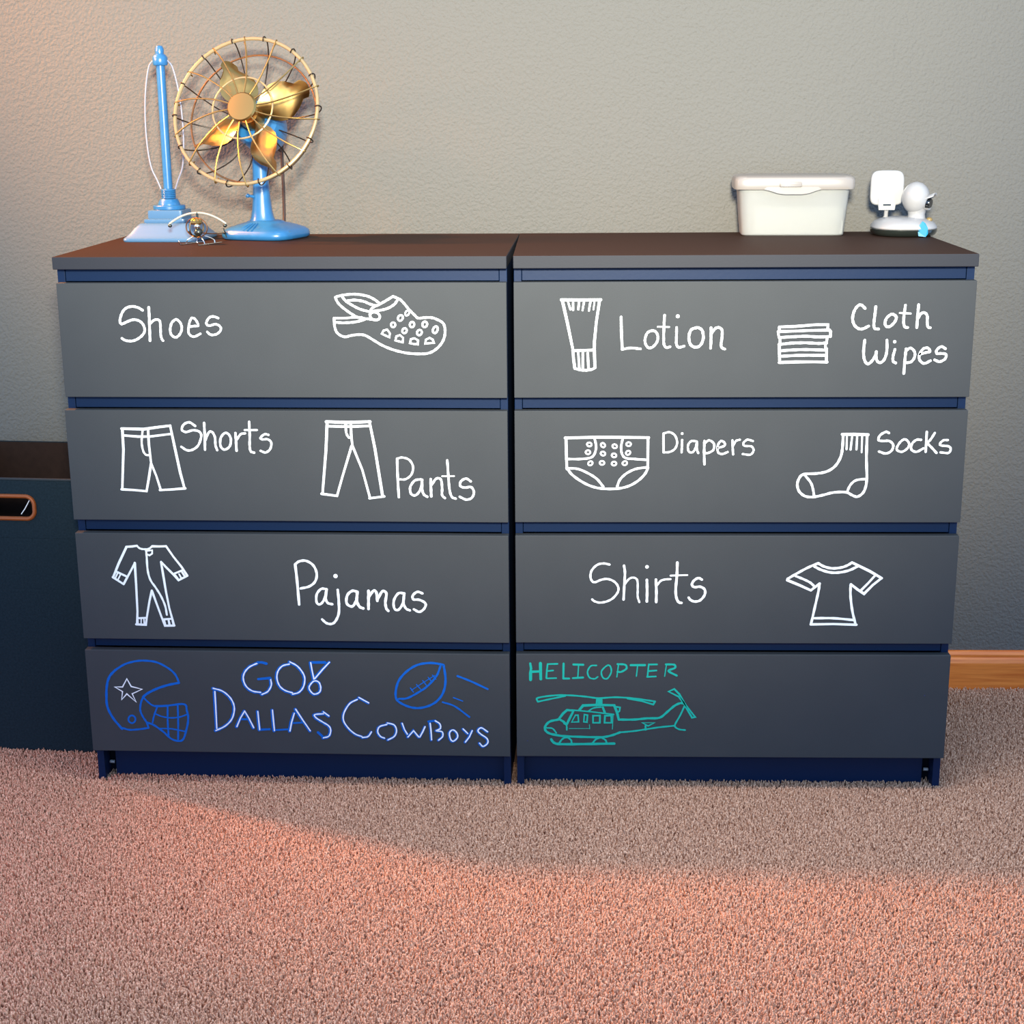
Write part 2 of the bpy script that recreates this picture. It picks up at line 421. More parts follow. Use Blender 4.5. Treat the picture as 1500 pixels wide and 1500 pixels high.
# ------------------------------------------------------------------ chalk marker strokes
# (part, dresser, drawer, colour, label, strokes): a stroke is mode+width:points, in tenths of a millimetre
# across and up the drawer front; c = curved, l = straight segments, d = dot
STROKES = [
    ('lettering', 'A', 1, 'white', 'white handwritten word Shoes', 'c43:1558,9029 1487,9073 1383,9097 1275,9073 1196,9000 1147,8888 1138,8815 1172,8787 1257,8823 1374,8863 1471,8847 1541,8791 1572,8694 1545,8613 1466,8540 1364,8491 1273,8483 1200,8499 1150,8531;c45:1671,9081 1669,8920 1661,8710 1654,8491;c41:1684,8799 1750,8855 1816,8864 1854,8831 1858,8710 1854,8581 1874,8508 1889,8491;c41:2134,8864 2065,8807 2030,8694 2043,8597 2114,8548 2190,8597 2237,8694 2227,8791 2174,8856 2134,8864;c39:2379,8735 2461,8751 2535,8759 2500,8856 2438,8896 2393,8839 2362,8727 2356,8630 2401,8573 2466,8565 2567,8614;c39:2901,8891 2813,8920 2739,8896 2685,8815 2699,8767 2755,8759 2838,8783 2910,8759 2939,8703 2903,8638 2827,8598 2746,8598 2691,8646'),
    ('drawing', 'A', 1, 'white', 'white outline drawing of a clog shoe with holes', 'l41:4957,8888 4962,8800;c41:4960,8888 4963,8752 4989,8656 5051,8591 5147,8559 5245,8583 5390,8600 5503,8584 5630,8511 5788,8415 5980,8334 6204,8278 6429,8259 6607,8271 6737,8335 6835,8432 6894,8545 6912,8673 6890,8785 6811,8849 6684,8897 6540,8897 6444,8889 6381,8944 6287,9040 6210,9136 6132,9215 6013,9271;c41:6013,9271 5891,9199 5777,9136 5647,9072 5605,9008 5592,8952;c41:6083,9199 6034,9136 5936,9072 5806,9032 5677,9016 5612,8992;c41:5762,9155 5683,9215 5573,9271 5414,9303 5254,9308 5108,9287 5011,9263 5002,9231 5055,9136 5164,9040 5290,8952 5400,8896 5528,8880 5593,8872 5705,8856;c41:5116,9263 5185,9184 5295,9112 5421,9048 5565,9008;c41:5201,9192 5330,9207 5490,9183 5601,9136 5696,9112;c41:5765,8895 5741,8868 5702,8856 5658,8862 5620,8886 5599,8920 5601,8955 5624,8983 5663,8995 5708,8988 5745,8965 5766,8931 5765,8895;l37:4957,8888 5126,8888 5320,8904 5449,8904;c41:4979,8816 5123,8808 5285,8816 5415,8840 5512,8872;c29:6281,8964 6266,8945 6247,8936 6230,8938 6219,8951 6218,8972 6226,8995 6242,9014 6261,9023 6278,9021 6288,9008 6290,8987 6281,8964;c33:6167,8873 6150,8854 6127,8845 6105,8848 6091,8864 6087,8888 6095,8913 6113,8933 6136,8942 6157,8938 6172,8922 6175,8899 6167,8873;c31:6038,8772 6032,8751 6018,8736 5998,8730 5979,8736 5966,8751 5961,8772 5967,8793 5981,8808 6001,8813 6020,8808 6034,8793 6038,8772;c33:6369,8765 6356,8744 6337,8731 6317,8731 6301,8743 6293,8764 6296,8788 6308,8809 6327,8822 6347,8823 6364,8811 6371,8790 6369,8765;c33:6233,8654 6219,8636 6199,8626 6179,8628 6164,8641 6158,8662 6163,8684 6177,8703 6196,8713 6216,8711 6231,8698 6237,8677 6233,8654;c35:6596,8768 6583,8746 6563,8734 6542,8734 6524,8746 6515,8768 6517,8792 6530,8814 6550,8826 6572,8826 6590,8814 6599,8792 6596,8768;c33:6497,8620 6482,8600 6461,8589 6439,8591 6423,8606 6416,8628 6421,8652 6436,8672 6457,8682 6479,8680 6495,8666 6502,8644 6497,8620;c35:6777,8670 6760,8644 6738,8629 6716,8630 6701,8645 6697,8671 6704,8701 6721,8727 6744,8742 6766,8742 6781,8726 6785,8700 6777,8670;l31:5794,8616 5828,8672 5893,8688 5939,8624 5929,8552 5858,8584 5794,8616;l31:6032,8496 6050,8568 6115,8592 6170,8544 6160,8464 6096,8480 6032,8496;l33:6289,8448 6307,8520 6371,8536 6435,8496 6425,8428 6353,8435 6289,8448;l33:6559,8440 6572,8512 6637,8544 6692,8512 6710,8456 6635,8448 6559,8440'),
    ('drawing', 'B', 1, 'white', 'white outline drawing of a squeeze tube', 'l47:835,9203 1176,9197 1523,9201;l47:851,9203 939,8814 1039,8334 1052,8157 1076,7995;c43:1076,7995 1165,7971 1261,7962 1373,7978 1433,8010;l47:1503,9201 1447,8813 1417,8477 1415,8333 1428,8010;l45:1036,8310 1227,8314 1418,8320;l35:954,9163 994,9033;l35:1041,9163 1041,9024;l35:1144,9163 1132,9033;l31:1231,9162 1205,9017;l35:1342,9162 1316,9012;l27:1413,9162 1395,9032;l39:1135,8269 1153,7995;l41:1214,8269 1216,7979;l39:1299,8269 1317,7978'),
    ('lettering', 'B', 1, 'white', 'white handwritten word Lotion', 'l43:1878,8899 1885,8652 1905,8331;c41:1900,8332 2056,8355 2223,8339;c41:2417,8658 2338,8618 2300,8507 2317,8411 2374,8354 2453,8386 2515,8474 2521,8570 2480,8642 2417,8658;c41:2634,8928 2626,8729 2625,8522 2635,8410 2676,8361 2739,8374;l27:2519,8726 2717,8721;c41:2847,8712 2847,8537 2849,8425 2890,8364 2985,8385;d66:2863,8908;c45:3192,8707 3098,8668 3064,8540 3096,8412 3184,8364 3271,8404 3315,8524 3296,8651 3240,8702 3192,8707;c43:3445,8707 3450,8539 3447,8347;c43:3456,8603 3509,8683 3572,8711 3636,8666 3640,8539 3627,8411 3645,8355 3693,8331'),
    ('drawing', 'B', 1, 'white', 'white outline drawing of a stack of folded cloths', 'l43:4628,8715 4917,8726 5270,8754 5471,8754 5469,8676;l41:4628,8715 4636,8643;l45:4613,8637 4861,8642 5157,8653 5499,8658 5524,8628 5522,8545;l41:4611,8637 4629,8536;c45:4635,8530 4865,8544 5102,8552 5315,8540 5492,8545;l41:4647,8530 4654,8416;l41:5469,8533 5456,8425;c45:4633,8410 4870,8433 5106,8438 5320,8426 5462,8435;l47:4639,8416 4659,8091;l41:5441,8426 5450,8306;c45:4655,8298 4874,8313 5111,8319 5462,8306;l47:5467,8330 5471,8095;c45:4665,8200 4997,8217 5460,8216;l47:4651,8091 4942,8102 5239,8102 5483,8097'),
    ('lettering', 'B', 1, 'white', 'white handwritten word Cloth', 'c45:6097,9034 6036,9090 5974,9082 5915,8995 5890,8869 5919,8758 5994,8687 6073,8678 6173,8726;c45:6280,9065 6272,8915 6262,8757 6282,8686 6348,8674;c45:6554,8930 6479,8867 6453,8772 6487,8717 6550,8724 6624,8803 6643,8882 6601,8922 6554,8930;c43:6788,9087 6774,8914 6774,8787 6802,8708 6849,8700;l33:6701,8953 6885,8942;c45:7014,9094 7009,8913 7006,8699;c43:7016,8857 7070,8944 7132,8952 7175,8896 7182,8770 7202,8706 7239,8694'),
    ('lettering', 'B', 1, 'white', 'white handwritten word Wipes', 'c45:6119,8479 6109,8280 6132,8136 6191,8063 6267,8119 6318,8215 6330,8279;c45:6330,8279 6337,8151 6396,8084 6472,8135 6511,8279 6504,8478;c43:6651,8318 6626,8198 6631,8110 6680,8078;d57:6639,8451;c45:6843,8326 6834,8150 6829,7893;c43:6845,8294 6918,8341 6992,8277 6998,8181 6948,8101 6870,8082;c43:7090,8232 7190,8261 7260,8280 7217,8341 7139,8325 7082,8229 7088,8133 7171,8069 7278,8117;c43:7525,8327 7451,8364 7376,8308 7380,8244 7459,8244 7539,8228 7528,8148 7437,8100 7348,8132'),
    ('drawing', 'A', 2, 'white', 'white outline drawing of short trousers', 'l47:1022,6896 1428,6887 1723,6930 1915,6952;l45:1037,6896 1029,6507 954,5774;l43:939,5767 1180,5754 1400,5734 1459,5979 1520,6256;l41:1520,6256 1599,6023 1665,5757;l43:1648,5757 1855,5769 2119,5792;l45:1915,6952 1970,6575 2043,6089 2104,5792;l41:1065,6770 1314,6750 1523,6751 1901,6799;l41:1506,6866 1503,6614 1520,6256;c37:1406,6866 1374,6656 1390,6488 1437,6414 1499,6410'),
    ('lettering', 'A', 2, 'white', 'white handwritten word Shorts', 'c41:2372,6949 2268,7016 2162,6974 2124,6879 2195,6838 2321,6870 2434,6849 2471,6766 2408,6598 2299,6513 2194,6502 2094,6565;c43:2537,7006 2534,6787 2524,6514;c41:2543,6693 2609,6829 2672,6840 2718,6746 2720,6599 2746,6505;c41:2899,6820 2821,6726 2813,6579 2882,6516 2979,6580 3006,6706 2970,6800 2899,6820;c43:3096,6821 3098,6664 3099,6496;c39:3110,6696 3188,6800 3271,6818;c41:3355,7030 3353,6791 3342,6581 3358,6487 3419,6462;l31:3264,6878 3492,6879;c39:3694,6792 3622,6802 3547,6739 3576,6708 3679,6709 3738,6646 3712,6531 3626,6467 3535,6498'),
    ('drawing', 'A', 2, 'white', 'white outline drawing of long trousers', 'l51:4748,7036 5133,7023 5539,7039;l47:4765,7036 4725,6525 4630,5706;l43:4610,5706 4893,5668 5017,6065 5190,6591;l43:5201,6612 5371,6151 5495,5627;l43:5483,5627 5753,5663;l47:5527,7039 5610,6551 5724,5663;l43:4782,6953 5192,6949 5531,6963;l41:5190,7007 5191,6799 5205,6591;c41:5098,7006 5102,6840 5141,6757 5185,6743'),
    ('lettering', 'A', 2, 'white', 'white handwritten word Pants', 'c43:6006,6365 6007,6007 6018,5652;c37:6006,6365 6099,6386 6221,6345 6290,6219 6255,6072 6150,5987 6047,5982;c41:6428,5985 6315,5963 6229,5840 6243,5713 6329,5692 6414,5799 6449,5968;c43:6449,5979 6445,5799 6474,5704 6535,5662;c45:6603,5990 6604,5821 6607,5669;c41:6618,5885 6706,6001 6788,5981 6806,5823 6803,5696 6854,5639;c41:6908,6338 6923,6055 6939,5802 6978,5665 7049,5630;l27:6810,6044 7026,6049;c41:7326,5952 7240,6004 7147,5951 7136,5867 7217,5836 7330,5847 7380,5752 7338,5646 7235,5614 7122,5666'),
    ('drawing', 'B', 2, 'white', 'white outline drawing of a dotted diaper', 'l47:906,6746 1526,6758 2392,6750;l45:921,6751 931,6365 939,6177;c43:931,6202 1042,6063 1238,5925 1434,5841 1630,5811 1851,5816 2046,5862 2216,5962 2336,6088 2388,6201;l47:2379,6750 2383,6189;c39:1429,6738 1459,6589 1430,6452 1358,6384 1187,6360 924,6360;c39:1933,6738 1904,6589 1922,6451 1991,6377 2162,6359 2369,6344;c41:956,6189 1139,6177 1335,6089 1482,5988 1593,5849;c41:2378,6209 2164,6176 1994,6088 1886,5975 1838,5841;c29:1377,6618 1369,6602 1352,6593 1330,6592 1311,6601 1299,6617 1296,6635 1305,6651 1322,6660 1343,6661 1363,6652 1375,6636 1377,6618;c29:1609,6583 1593,6575 1574,6578 1556,6590 1545,6608 1543,6628 1551,6644 1567,6652 1587,6650 1604,6638 1616,6620 1617,6600 1609,6583;c29:1829,6581 1819,6566 1801,6559 1780,6560 1761,6571 1750,6588 1750,6606 1760,6621 1778,6629 1799,6627 1817,6616 1828,6599 1829,6581;c29:2078,6631 2073,6613 2058,6601 2037,6596 2016,6601 2001,6613 1995,6631 2001,6648 2016,6661 2036,6666 2057,6661 2072,6648 2078,6631;c29:1355,6484 1349,6467 1334,6454 1314,6449 1293,6454 1278,6467 1272,6484 1277,6502 1293,6515 1313,6519 1334,6515 1349,6502 1355,6484;c29:1621,6447 1611,6432 1593,6424 1572,6426 1553,6437 1542,6453 1542,6472 1552,6487 1570,6494 1591,6493 1610,6482 1621,6465 1621,6447;c29:1819,6418 1811,6402 1793,6393 1772,6392 1753,6401 1740,6417 1738,6435 1747,6451 1764,6461 1785,6461 1805,6452 1817,6436 1819,6418;c29:2063,6498 2068,6480 2063,6461 2048,6445 2029,6437 2009,6439 1995,6450 1990,6468 1995,6487 2009,6503 2029,6511 2048,6509 2063,6498;c29:1392,6306 1398,6288 1392,6269 1378,6253 1358,6245 1339,6246 1324,6258 1319,6275 1324,6295 1339,6311 1359,6319 1378,6317 1392,6306;c29:1607,6289 1602,6272 1587,6259 1566,6254 1545,6259 1530,6272 1524,6289 1530,6307 1545,6320 1565,6324 1586,6320 1601,6307 1607,6289;c29:1822,6277 1816,6259 1801,6246 1781,6241 1760,6246 1744,6259 1739,6277 1744,6294 1759,6307 1780,6312 1801,6307 1816,6294 1822,6277;c29:2012,6297 2012,6278 2001,6261 1983,6250 1962,6249 1944,6256 1933,6271 1933,6290 1944,6307 1962,6317 1983,6319 2002,6312 2012,6297'),
    ('lettering', 'B', 2, 'white', 'white handwritten word Diapers', 'l37:2652,6824 2655,6663 2660,6483;c35:2652,6824 2760,6848 2858,6786 2897,6662 2863,6550 2767,6488 2658,6481;c37:2986,6707 2983,6588 2981,6481;d47:2983,6823;c35:3236,6682 3151,6687 3092,6612 3106,6500 3175,6483 3226,6563 3248,6674;c37:3248,6674 3251,6538 3277,6468;c41:3381,6687 3381,6488 3391,6263;c37:3386,6649 3465,6699 3551,6637 3542,6525 3447,6468 3386,6475;c37:3626,6562 3734,6599 3737,6657 3671,6686 3618,6600 3628,6483 3702,6450 3797,6487;c37:3876,6699 3885,6562 3896,6443;c35:3891,6599 3937,6686 4008,6711;c35:4239,6686 4141,6711 4071,6649 4097,6599 4218,6587 4256,6512 4198,6437 4065,6450'),
    ('drawing', 'B', 2, 'white', 'white outline drawing of a sock', 'l49:5810,6806 6016,6806 6267,6799;c45:5826,6810 5826,6593 5805,6407 5722,6241 5586,6137 5406,6095 5164,6079 5086,6012 5055,5886 5096,5761 5201,5677 5344,5660 5525,5698 5705,5744 5927,5750 6031,5698 6133,5666 6231,5740 6275,5865 6285,6012;c45:6248,6803 6257,6407 6286,6001;c41:5175,6070 5292,5928 5338,5803 5363,5677;c41:5947,5761 6001,5886 6098,5970 6282,5995;l33:5893,6779 5899,6535;l33:5987,6779 5970,6527;l33:6074,6779 6074,6531;l29:6162,6779 6167,6479'),
    ('lettering', 'B', 2, 'white', 'white handwritten word Socks', 'c41:6631,6829 6574,6850 6477,6789 6452,6706 6523,6686 6643,6685 6717,6613 6693,6510 6595,6458 6473,6494;c39:6882,6706 6816,6634 6782,6531 6874,6489 6971,6551 6996,6634 6942,6706 6882,6706;c41:7202,6705 7122,6706 7046,6634 7042,6530 7135,6489 7251,6551;l43:7293,6849 7294,6675 7295,6489;c41:7434,6829 7371,6716 7306,6639;c41:7316,6639 7390,6571 7487,6468;c39:7672,6701 7592,6695 7536,6633 7568,6602 7689,6588 7732,6540 7697,6468 7556,6478'),
    ('drawing', 'A', 3, 'white', 'white outline drawing of footless pajamas', 'l40:946,4676 1061,4684 1149,4698;c36:1145,4698 1199,4648 1275,4633 1365,4641 1438,4694;l43:1432,4690 1559,4688 1689,4693;l40:1690,4696 1814,4494 1955,4298 2052,4128;l40:2052,4128 1881,4040 1792,4152 1672,4282 1578,4393;l38:1819,4172 1983,4239;l40:1577,4387 1600,4150 1630,3832 1672,3500 1743,3153;l40:1747,3155 1569,3150 1518,3311 1445,3564 1367,3836;l40:1367,3836 1308,3629 1233,3294 1208,3164 1024,3171;l43:1043,3171 1068,3426 1080,3959 1084,4369;l40:1083,4362 1003,4223 844,3954;l43:842,3957 652,4088;l43:662,4094 781,4353 952,4676;l38:731,4194 902,4110;l36:1058,3292 1227,3301;l38:1548,3274 1717,3289;l31:748,4168 703,4081;l29:797,4135 753,4055;l31:1829,4139 1876,4067;l29:1901,4159 1935,4085;l36:1961,4193 2007,4114;l29:1063,3272 1060,3185;l22:1128,3273 1119,3183;l29:1180,3273 1180,3183;l31:1566,3251 1579,3164;l38:1644,3265 1657,3172;l31:1715,3266 1728,3172;c38:1314,4607 1316,4489 1317,4226 1355,4042 1442,3897 1533,3725 1598,3539 1618,3366;l31:1311,4601 1427,4615 1422,4549 1369,4516 1319,4539'),
    ('lettering', 'A', 3, 'white', 'white handwritten word Pajamas', 'c49:4071,4366 4093,4039 4111,3593;c45:4071,4366 4147,4424 4277,4435 4404,4350 4462,4197 4428,4042 4313,3944 4153,3904;c45:4636,3893 4534,3898 4446,3791 4440,3635 4504,3601 4582,3695 4630,3870;c47:4636,3890 4611,3715 4645,3628 4728,3604;c47:4840,3882 4851,3659 4842,3426 4771,3269 4694,3219 4602,3237 4529,3305;d81:4809,4148;c49:5205,3847 5109,3866 5013,3777 4998,3622 5099,3565 5177,3682 5201,3828;c52:5201,3838 5186,3682 5229,3566 5302,3528;c52:5410,3869 5404,3685 5399,3520;c49:5421,3763 5499,3870 5553,3841 5567,3677;c49:5572,3706 5665,3862 5738,3824 5715,3649 5730,3533 5766,3485;c45:6072,3827 5961,3826 5874,3690 5879,3535 5952,3507 6039,3634 6067,3808;c45:6067,3808 6049,3653 6092,3537 6165,3499;c45:6405,3831 6313,3859 6228,3791 6235,3713 6346,3705 6456,3638 6435,3541 6341,3472 6240,3520'),
    ('lettering', 'B', 3, 'white', 'white handwritten word Shirts', 'c40:1717,4391 1609,4412 1493,4385 1395,4281 1371,4160 1404,4073 1462,4056 1562,4099 1678,4117 1794,4074 1870,3987 1879,3882 1797,3760 1681,3689 1548,3663 1448,3689 1406,3724;c43:1981,4372 1999,4230 1990,4004 1980,3722;c36:2002,4022 2075,4118 2158,4144 2225,4092 2235,3918 2237,3778 2269,3673;c47:2399,4101 2407,3883 2405,3686;d67:2398,4349;c47:2564,4106 2576,3884 2576,3677;c38:2587,4002 2655,4084 2738,4110 2829,4116;c47:2946,4431 2943,4180 2927,3919 2943,3762 2986,3675 3037,3661;l31:2827,4183 3133,4194;c45:3399,4108 3332,4137 3251,4085 3220,4007 3270,3963 3369,3972 3453,3920 3456,3816 3376,3711 3277,3688 3201,3719 3167,3763'),
    ('drawing', 'B', 3, 'white', 'white outline drawing of a short sleeved shirt', 'c45:5490,4422 5310,4340 5117,4229 4950,4125;l47:4945,4101 5166,4007 5381,3907 5533,4036;c45:5533,4036 5520,3897 5473,3618 5411,3260;l47:5406,3253 5819,3261 6237,3248;c45:6224,3248 6152,3507 6105,3787 6094,4009;l47:6100,4023 6223,3926 6346,3843 6495,4010 6645,4141;l47:6648,4141 6429,4272 6099,4437;c47:5490,4422 5598,4361 5744,4326 5901,4340 6017,4382 6099,4437;c47:5427,4360 5548,4298 5708,4250 5866,4247 6048,4286 6214,4368;c43:5093,4180 5240,4118 5361,4056 5430,3994;l43:6525,4190 6414,4051 6290,3912;c45:5443,3372 5814,3373 6180,3339'),
    ('drawing', 'A', 4, 'blue', 'blue outline drawing of a football helmet', 'c46:603,1067 444,1288 355,1509 351,1730 382,1970 447,2136 570,2265;c39:570,2265 752,2377 965,2440 1157,2452 1363,2422 1564,2315 1695,2190 1755,2044;c46:1757,2017 1542,1968 1327,1892 1146,1797 1054,1722;c37:1054,1722 1001,1593 982,1445 1025,1316 1088,1205 1115,1094;c37:1115,1094 920,1063 743,1051 614,1086;c34:875,1267 863,1228 836,1199 802,1188 770,1198 747,1226 741,1265 753,1304 779,1333 813,1344 846,1334 868,1306 875,1267;c34:1054,1722 1151,1613 1269,1541 1514,1545;c39:1269,1541 1514,1554 1831,1587 1875,1458 1892,1311 1853,1106 1749,853 1557,869 1392,1024 1225,1152 1097,1205;c32:1311,1524 1237,1338 1202,1207;c29:1250,1393 1395,1331 1585,1306 1762,1336 1879,1385;c34:1514,1554 1494,1249 1492,951;c34:1707,1566 1696,1252 1671,861;l27:1343,1089 1571,1083 1831,1031'),
    ('drawing', 'A', 4, 'white', 'small white five pointed star on the helmet', 'l24:769,2085 842,1931 1047,1879 849,1784 915,1619 747,1782 638,1661 668,1827 526,1917 675,1919 769,2085'),
    ('lettering', 'A', 4, 'blue', 'blue underlay of the handwritten team cheer', 'c63:3265,2425 3114,2351 3014,2241 2981,2113 3025,1968 3141,1869 3296,1844;c63:3320,1804 3435,1864 3507,1993 3497,2129;c63:3866,2415 3736,2377 3644,2267 3620,2122 3665,1977 3765,1887 3901,1843;c63:3877,2461 4011,2381 4108,2256 4146,2129 4113,1965 4022,1854 3900,1816;l63:4271,2448 4290,2295 4318,2123;l63:4623,2462 4489,2315 4335,2132;c63:4325,2086 4253,2022 4219,1948 4247,1876 4314,1822 4410,1860 4440,1952 4410,2060 4325,2086;l63:2426,1849 2425,1537 2421,1102;c63:2398,1913 2569,1860 2701,1743 2771,1597 2772,1450 2711,1283 2581,1151 2401,1059;l63:2808,1146 2887,1323 2973,1462;l63:2973,1462 3044,1325 3129,1127;l63:3224,1457 3233,1273 3241,1088;l63:3504,1489 3512,1296 3522,1074;l63:3818,1069 3857,1246 3917,1431;l63:3947,1514 4068,1304 4206,1081;c63:4573,1386 4473,1467;c63:4471,1430 4306,1409 4329,1345 4447,1264 4565,1183 4597,1091 4558,980 4452,941;l49:3283,2447 3369,2445 3445,2422;l49:3275,2112 3500,2137;l49:4271,2457 4554,2461;l37:2886,1299 3051,1301;l44:3250,1092 3442,1104;l37:3532,1087 3816,1110;l37:3874,1235 4091,1249;c49:4461,954 4361,1054;c49:4480,1434 4548,1408;l54:5335,1661 5156,1766;c54:5122,1727 4980,1645 4865,1460 4849,1298 4940,1138 5066,1025 5184,981;c54:5194,958 5303,983 5371,1076;c54:5667,1231 5525,1182 5490,1078 5541,987 5615,953;c54:5678,1261 5806,1222 5846,1107 5800,991 5679,919;l54:5958,1258 5998,1133 6050,1041;l54:6059,984 6170,1112 6264,987;l54:6285,987 6342,1092 6387,1196;l54:6485,1267 6497,1141 6506,933;c54:6583,1319 6667,1258 6676,1167 6600,1119 6707,1098 6716,1006 6639,929;c54:6912,1140 6847,1077 6866,951 6919,912 6995,988 6986,1080 6912,1140;l54:7106,1162 7190,1071;l54:7277,1130 7221,1003 7145,898;c54:7566,1112 7449,1191 7384,1132 7437,1064 7553,974 7563,882 7476,815 7413,879;l44:6462,1305 6592,1325'),
    ('lettering', 'A', 4, 'white', 'thin white strokes over the blue lettering', 'c24:3273,2429 3123,2355 3023,2244 2990,2117 3034,1971 3150,1873 3305,1847;c24:3329,1807 3444,1868 3516,1997 3505,2133;c24:3875,2419 3744,2381 3653,2271 3629,2126 3674,1981 3774,1891 3910,1847;c24:3886,2464 4020,2385 4117,2260 4155,2133 4122,1969 4031,1858 3909,1820;l24:4280,2452 4299,2298 4327,2126;l24:4632,2465 4497,2319 4344,2136;c24:4334,2090 4262,2025 4228,1952 4256,1880 4323,1826 4419,1864 4449,1955 4419,2064 4334,2090;l24:2435,1853 2434,1541 2430,1106;c24:2407,1917 2578,1864 2710,1747 2780,1601 2781,1454 2720,1287 2590,1155 2410,1063;l24:2817,1150 2896,1327 2982,1466;l24:2982,1466 3053,1329 3138,1131;l24:3233,1461 3241,1277 3250,1092;l24:3513,1493 3521,1299 3531,1078;l24:3827,1073 3866,1250 3926,1435;l24:3956,1518 4077,1308 4215,1085;c24:4582,1390 4481,1471;c24:4480,1434 4315,1413 4338,1349 4456,1268 4574,1187 4605,1095 4566,983 4461,945;l24:5344,1665 5164,1770;c24:5131,1730 4988,1648 4874,1463 4857,1302 4949,1142 5075,1029 5193,984;c24:5203,962 5312,986 5379,1080;c24:5675,1235 5534,1186 5498,1082 5550,990 5624,957;c24:5687,1265 5815,1225 5855,1111 5809,995 5688,923;l24:5967,1262 6007,1136 6058,1045;l24:6068,987 6178,1116 6272,991;l24:6294,991 6350,1096 6396,1200;l24:6494,1271 6506,1144 6515,937;c24:6591,1323 6676,1262 6685,1170 6609,1123 6716,1102 6725,1010 6648,932;c24:6921,1144 6855,1081 6875,955 6928,916 7004,991 6995,1083 6921,1144;l24:7114,1166 7199,1075;l24:7285,1134 7230,1007 7153,902;c24:7574,1116 7458,1194 7393,1136 7445,1068 7562,978 7572,885 7485,819 7421,883'),
    ('drawing', 'A', 4, 'blue', 'blue outline drawing of a flying football', 'c44:6742,2444 6530,2475 6295,2438 6101,2323 5936,2140 5866,1935 5868,1753 5977,1652 6147,1586 6318,1577 6512,1637 6664,1753 6764,1925 6800,2152 6773,2400 6742,2444;c39:6709,2410 6631,2218 6456,2012 6261,1873 6066,1767 5915,1754;l22:6139,1973 6193,1894;l22:6254,2043 6337,1942;l22:6373,2124 6446,2023;l22:6477,2188 6547,2092;l22:6557,2235 6619,2154;c17:6155,1928 6372,2078 6599,2228;c39:7024,2223 7267,2125 7584,1971;c24:6943,1792 7112,1726;c34:6738,1698 6961,1621 7236,1408'),
    ('lettering', 'B', 4, 'teal', 'teal handwritten word Helicopter in capitals', 'l41:266,2474 282,2373 267,2298;l54:272,2298 271,2151;l54:455,2479 461,2167;l49:277,2310 454,2318;l32:589,2462 573,2324 565,2185;l34:589,2462 769,2468;l29:580,2324 691,2337;l27:565,2180 750,2186;l37:884,2476 880,2186;l39:880,2179 987,2179;l44:1069,2456 1246,2452;l24:1163,2452 1147,2187;l37:1058,2187 1247,2200;c29:1493,2440 1387,2427 1329,2314 1365,2201 1460,2176 1518,2214;c29:1694,2441 1588,2328 1613,2202 1696,2182 1766,2303 1753,2416 1694,2441;l24:1901,2467 1873,2215;c37:1882,2467 2023,2455 2048,2380 1954,2316 1883,2316;l46:2129,2448 2388,2449;l22:2254,2443 2234,2229;l27:2459,2469 2439,2218;l32:2459,2461 2612,2464;l32:2449,2331 2602,2344;l34:2434,2218 2592,2226;l22:2788,2470 2757,2231;c39:2776,2465 2929,2458 2942,2395 2826,2337 2980,2245'),
    ('drawing', 'B', 4, 'teal', 'teal outline drawing of a helicopter', 'c34:405,1716 405,1792 726,1844 1011,1845 1296,1821 1533,1792 1841,1811 2149,1794 2434,1755 2588,1730;l34:2588,1730 2554,1669 2340,1737 2078,1786;c32:405,1716 679,1780 916,1832;l37:1510,1784 1499,1644;l37:1593,1784 1593,1670;l54:1550,1771 1551,1683;l49:1178,1553 1249,1643 1487,1657 1831,1651;l46:1831,1646 1880,1518 1917,1365;l32:1867,1620 1938,1608 1927,1531 1880,1506;l29:1036,1553 1392,1521 1726,1479 1821,1467;c27:1345,1529 1440,1593 1582,1614;l44:1618,1606 1654,1505;l46:798,1373 881,1488 952,1552 1071,1540 1012,1412 941,1258 881,1322 798,1373;c32:893,1284 941,1245 946,1155;c46:786,1360 631,1321 547,1231 547,1141 630,1077 798,1039;c29:571,1192 678,1180 750,1090;c44:630,1077 846,1031 1204,1015 1587,1010 1777,1044 1944,1109;c34:1944,1109 2205,1136 2443,1176 2680,1215 2965,1248;c44:1917,1365 2202,1367 2440,1393 2677,1407 2817,1523 2957,1651 3074,1702 3146,1677;c32:3146,1664 3056,1447 2965,1255 3038,1179 3157,1161;l34:3122,1702 3024,1829 2833,1929 2939,1980 3035,1879 3146,1677 3243,1550 3341,1423 3282,1410 3171,1601 3122,1702;l32:2358,1304 2584,1305 2466,1240 2358,1304;l37:2418,1240 2419,1163;l27:1036,1310 1107,1451 1155,1451 1167,1316 1036,1310;l29:1274,1465 1333,1452 1322,1311 1263,1316 1274,1465;l32:1436,1440 1564,1445 1565,1300 1437,1299 1436,1440;l32:1659,1441 1778,1446 1780,1301 1651,1300 1659,1441;l16:1809,1467 1800,1173;l12:989,1181 1371,1183;l16:1370,1260 1375,1178;c49:654,961 702,897 822,866 1253,869 1838,882;c34:810,897 870,975 953,1001 1025,950 1037,885;c34:1432,888 1491,965 1587,999 1671,953 1695,889;l29:893,1021 977,996'),
]



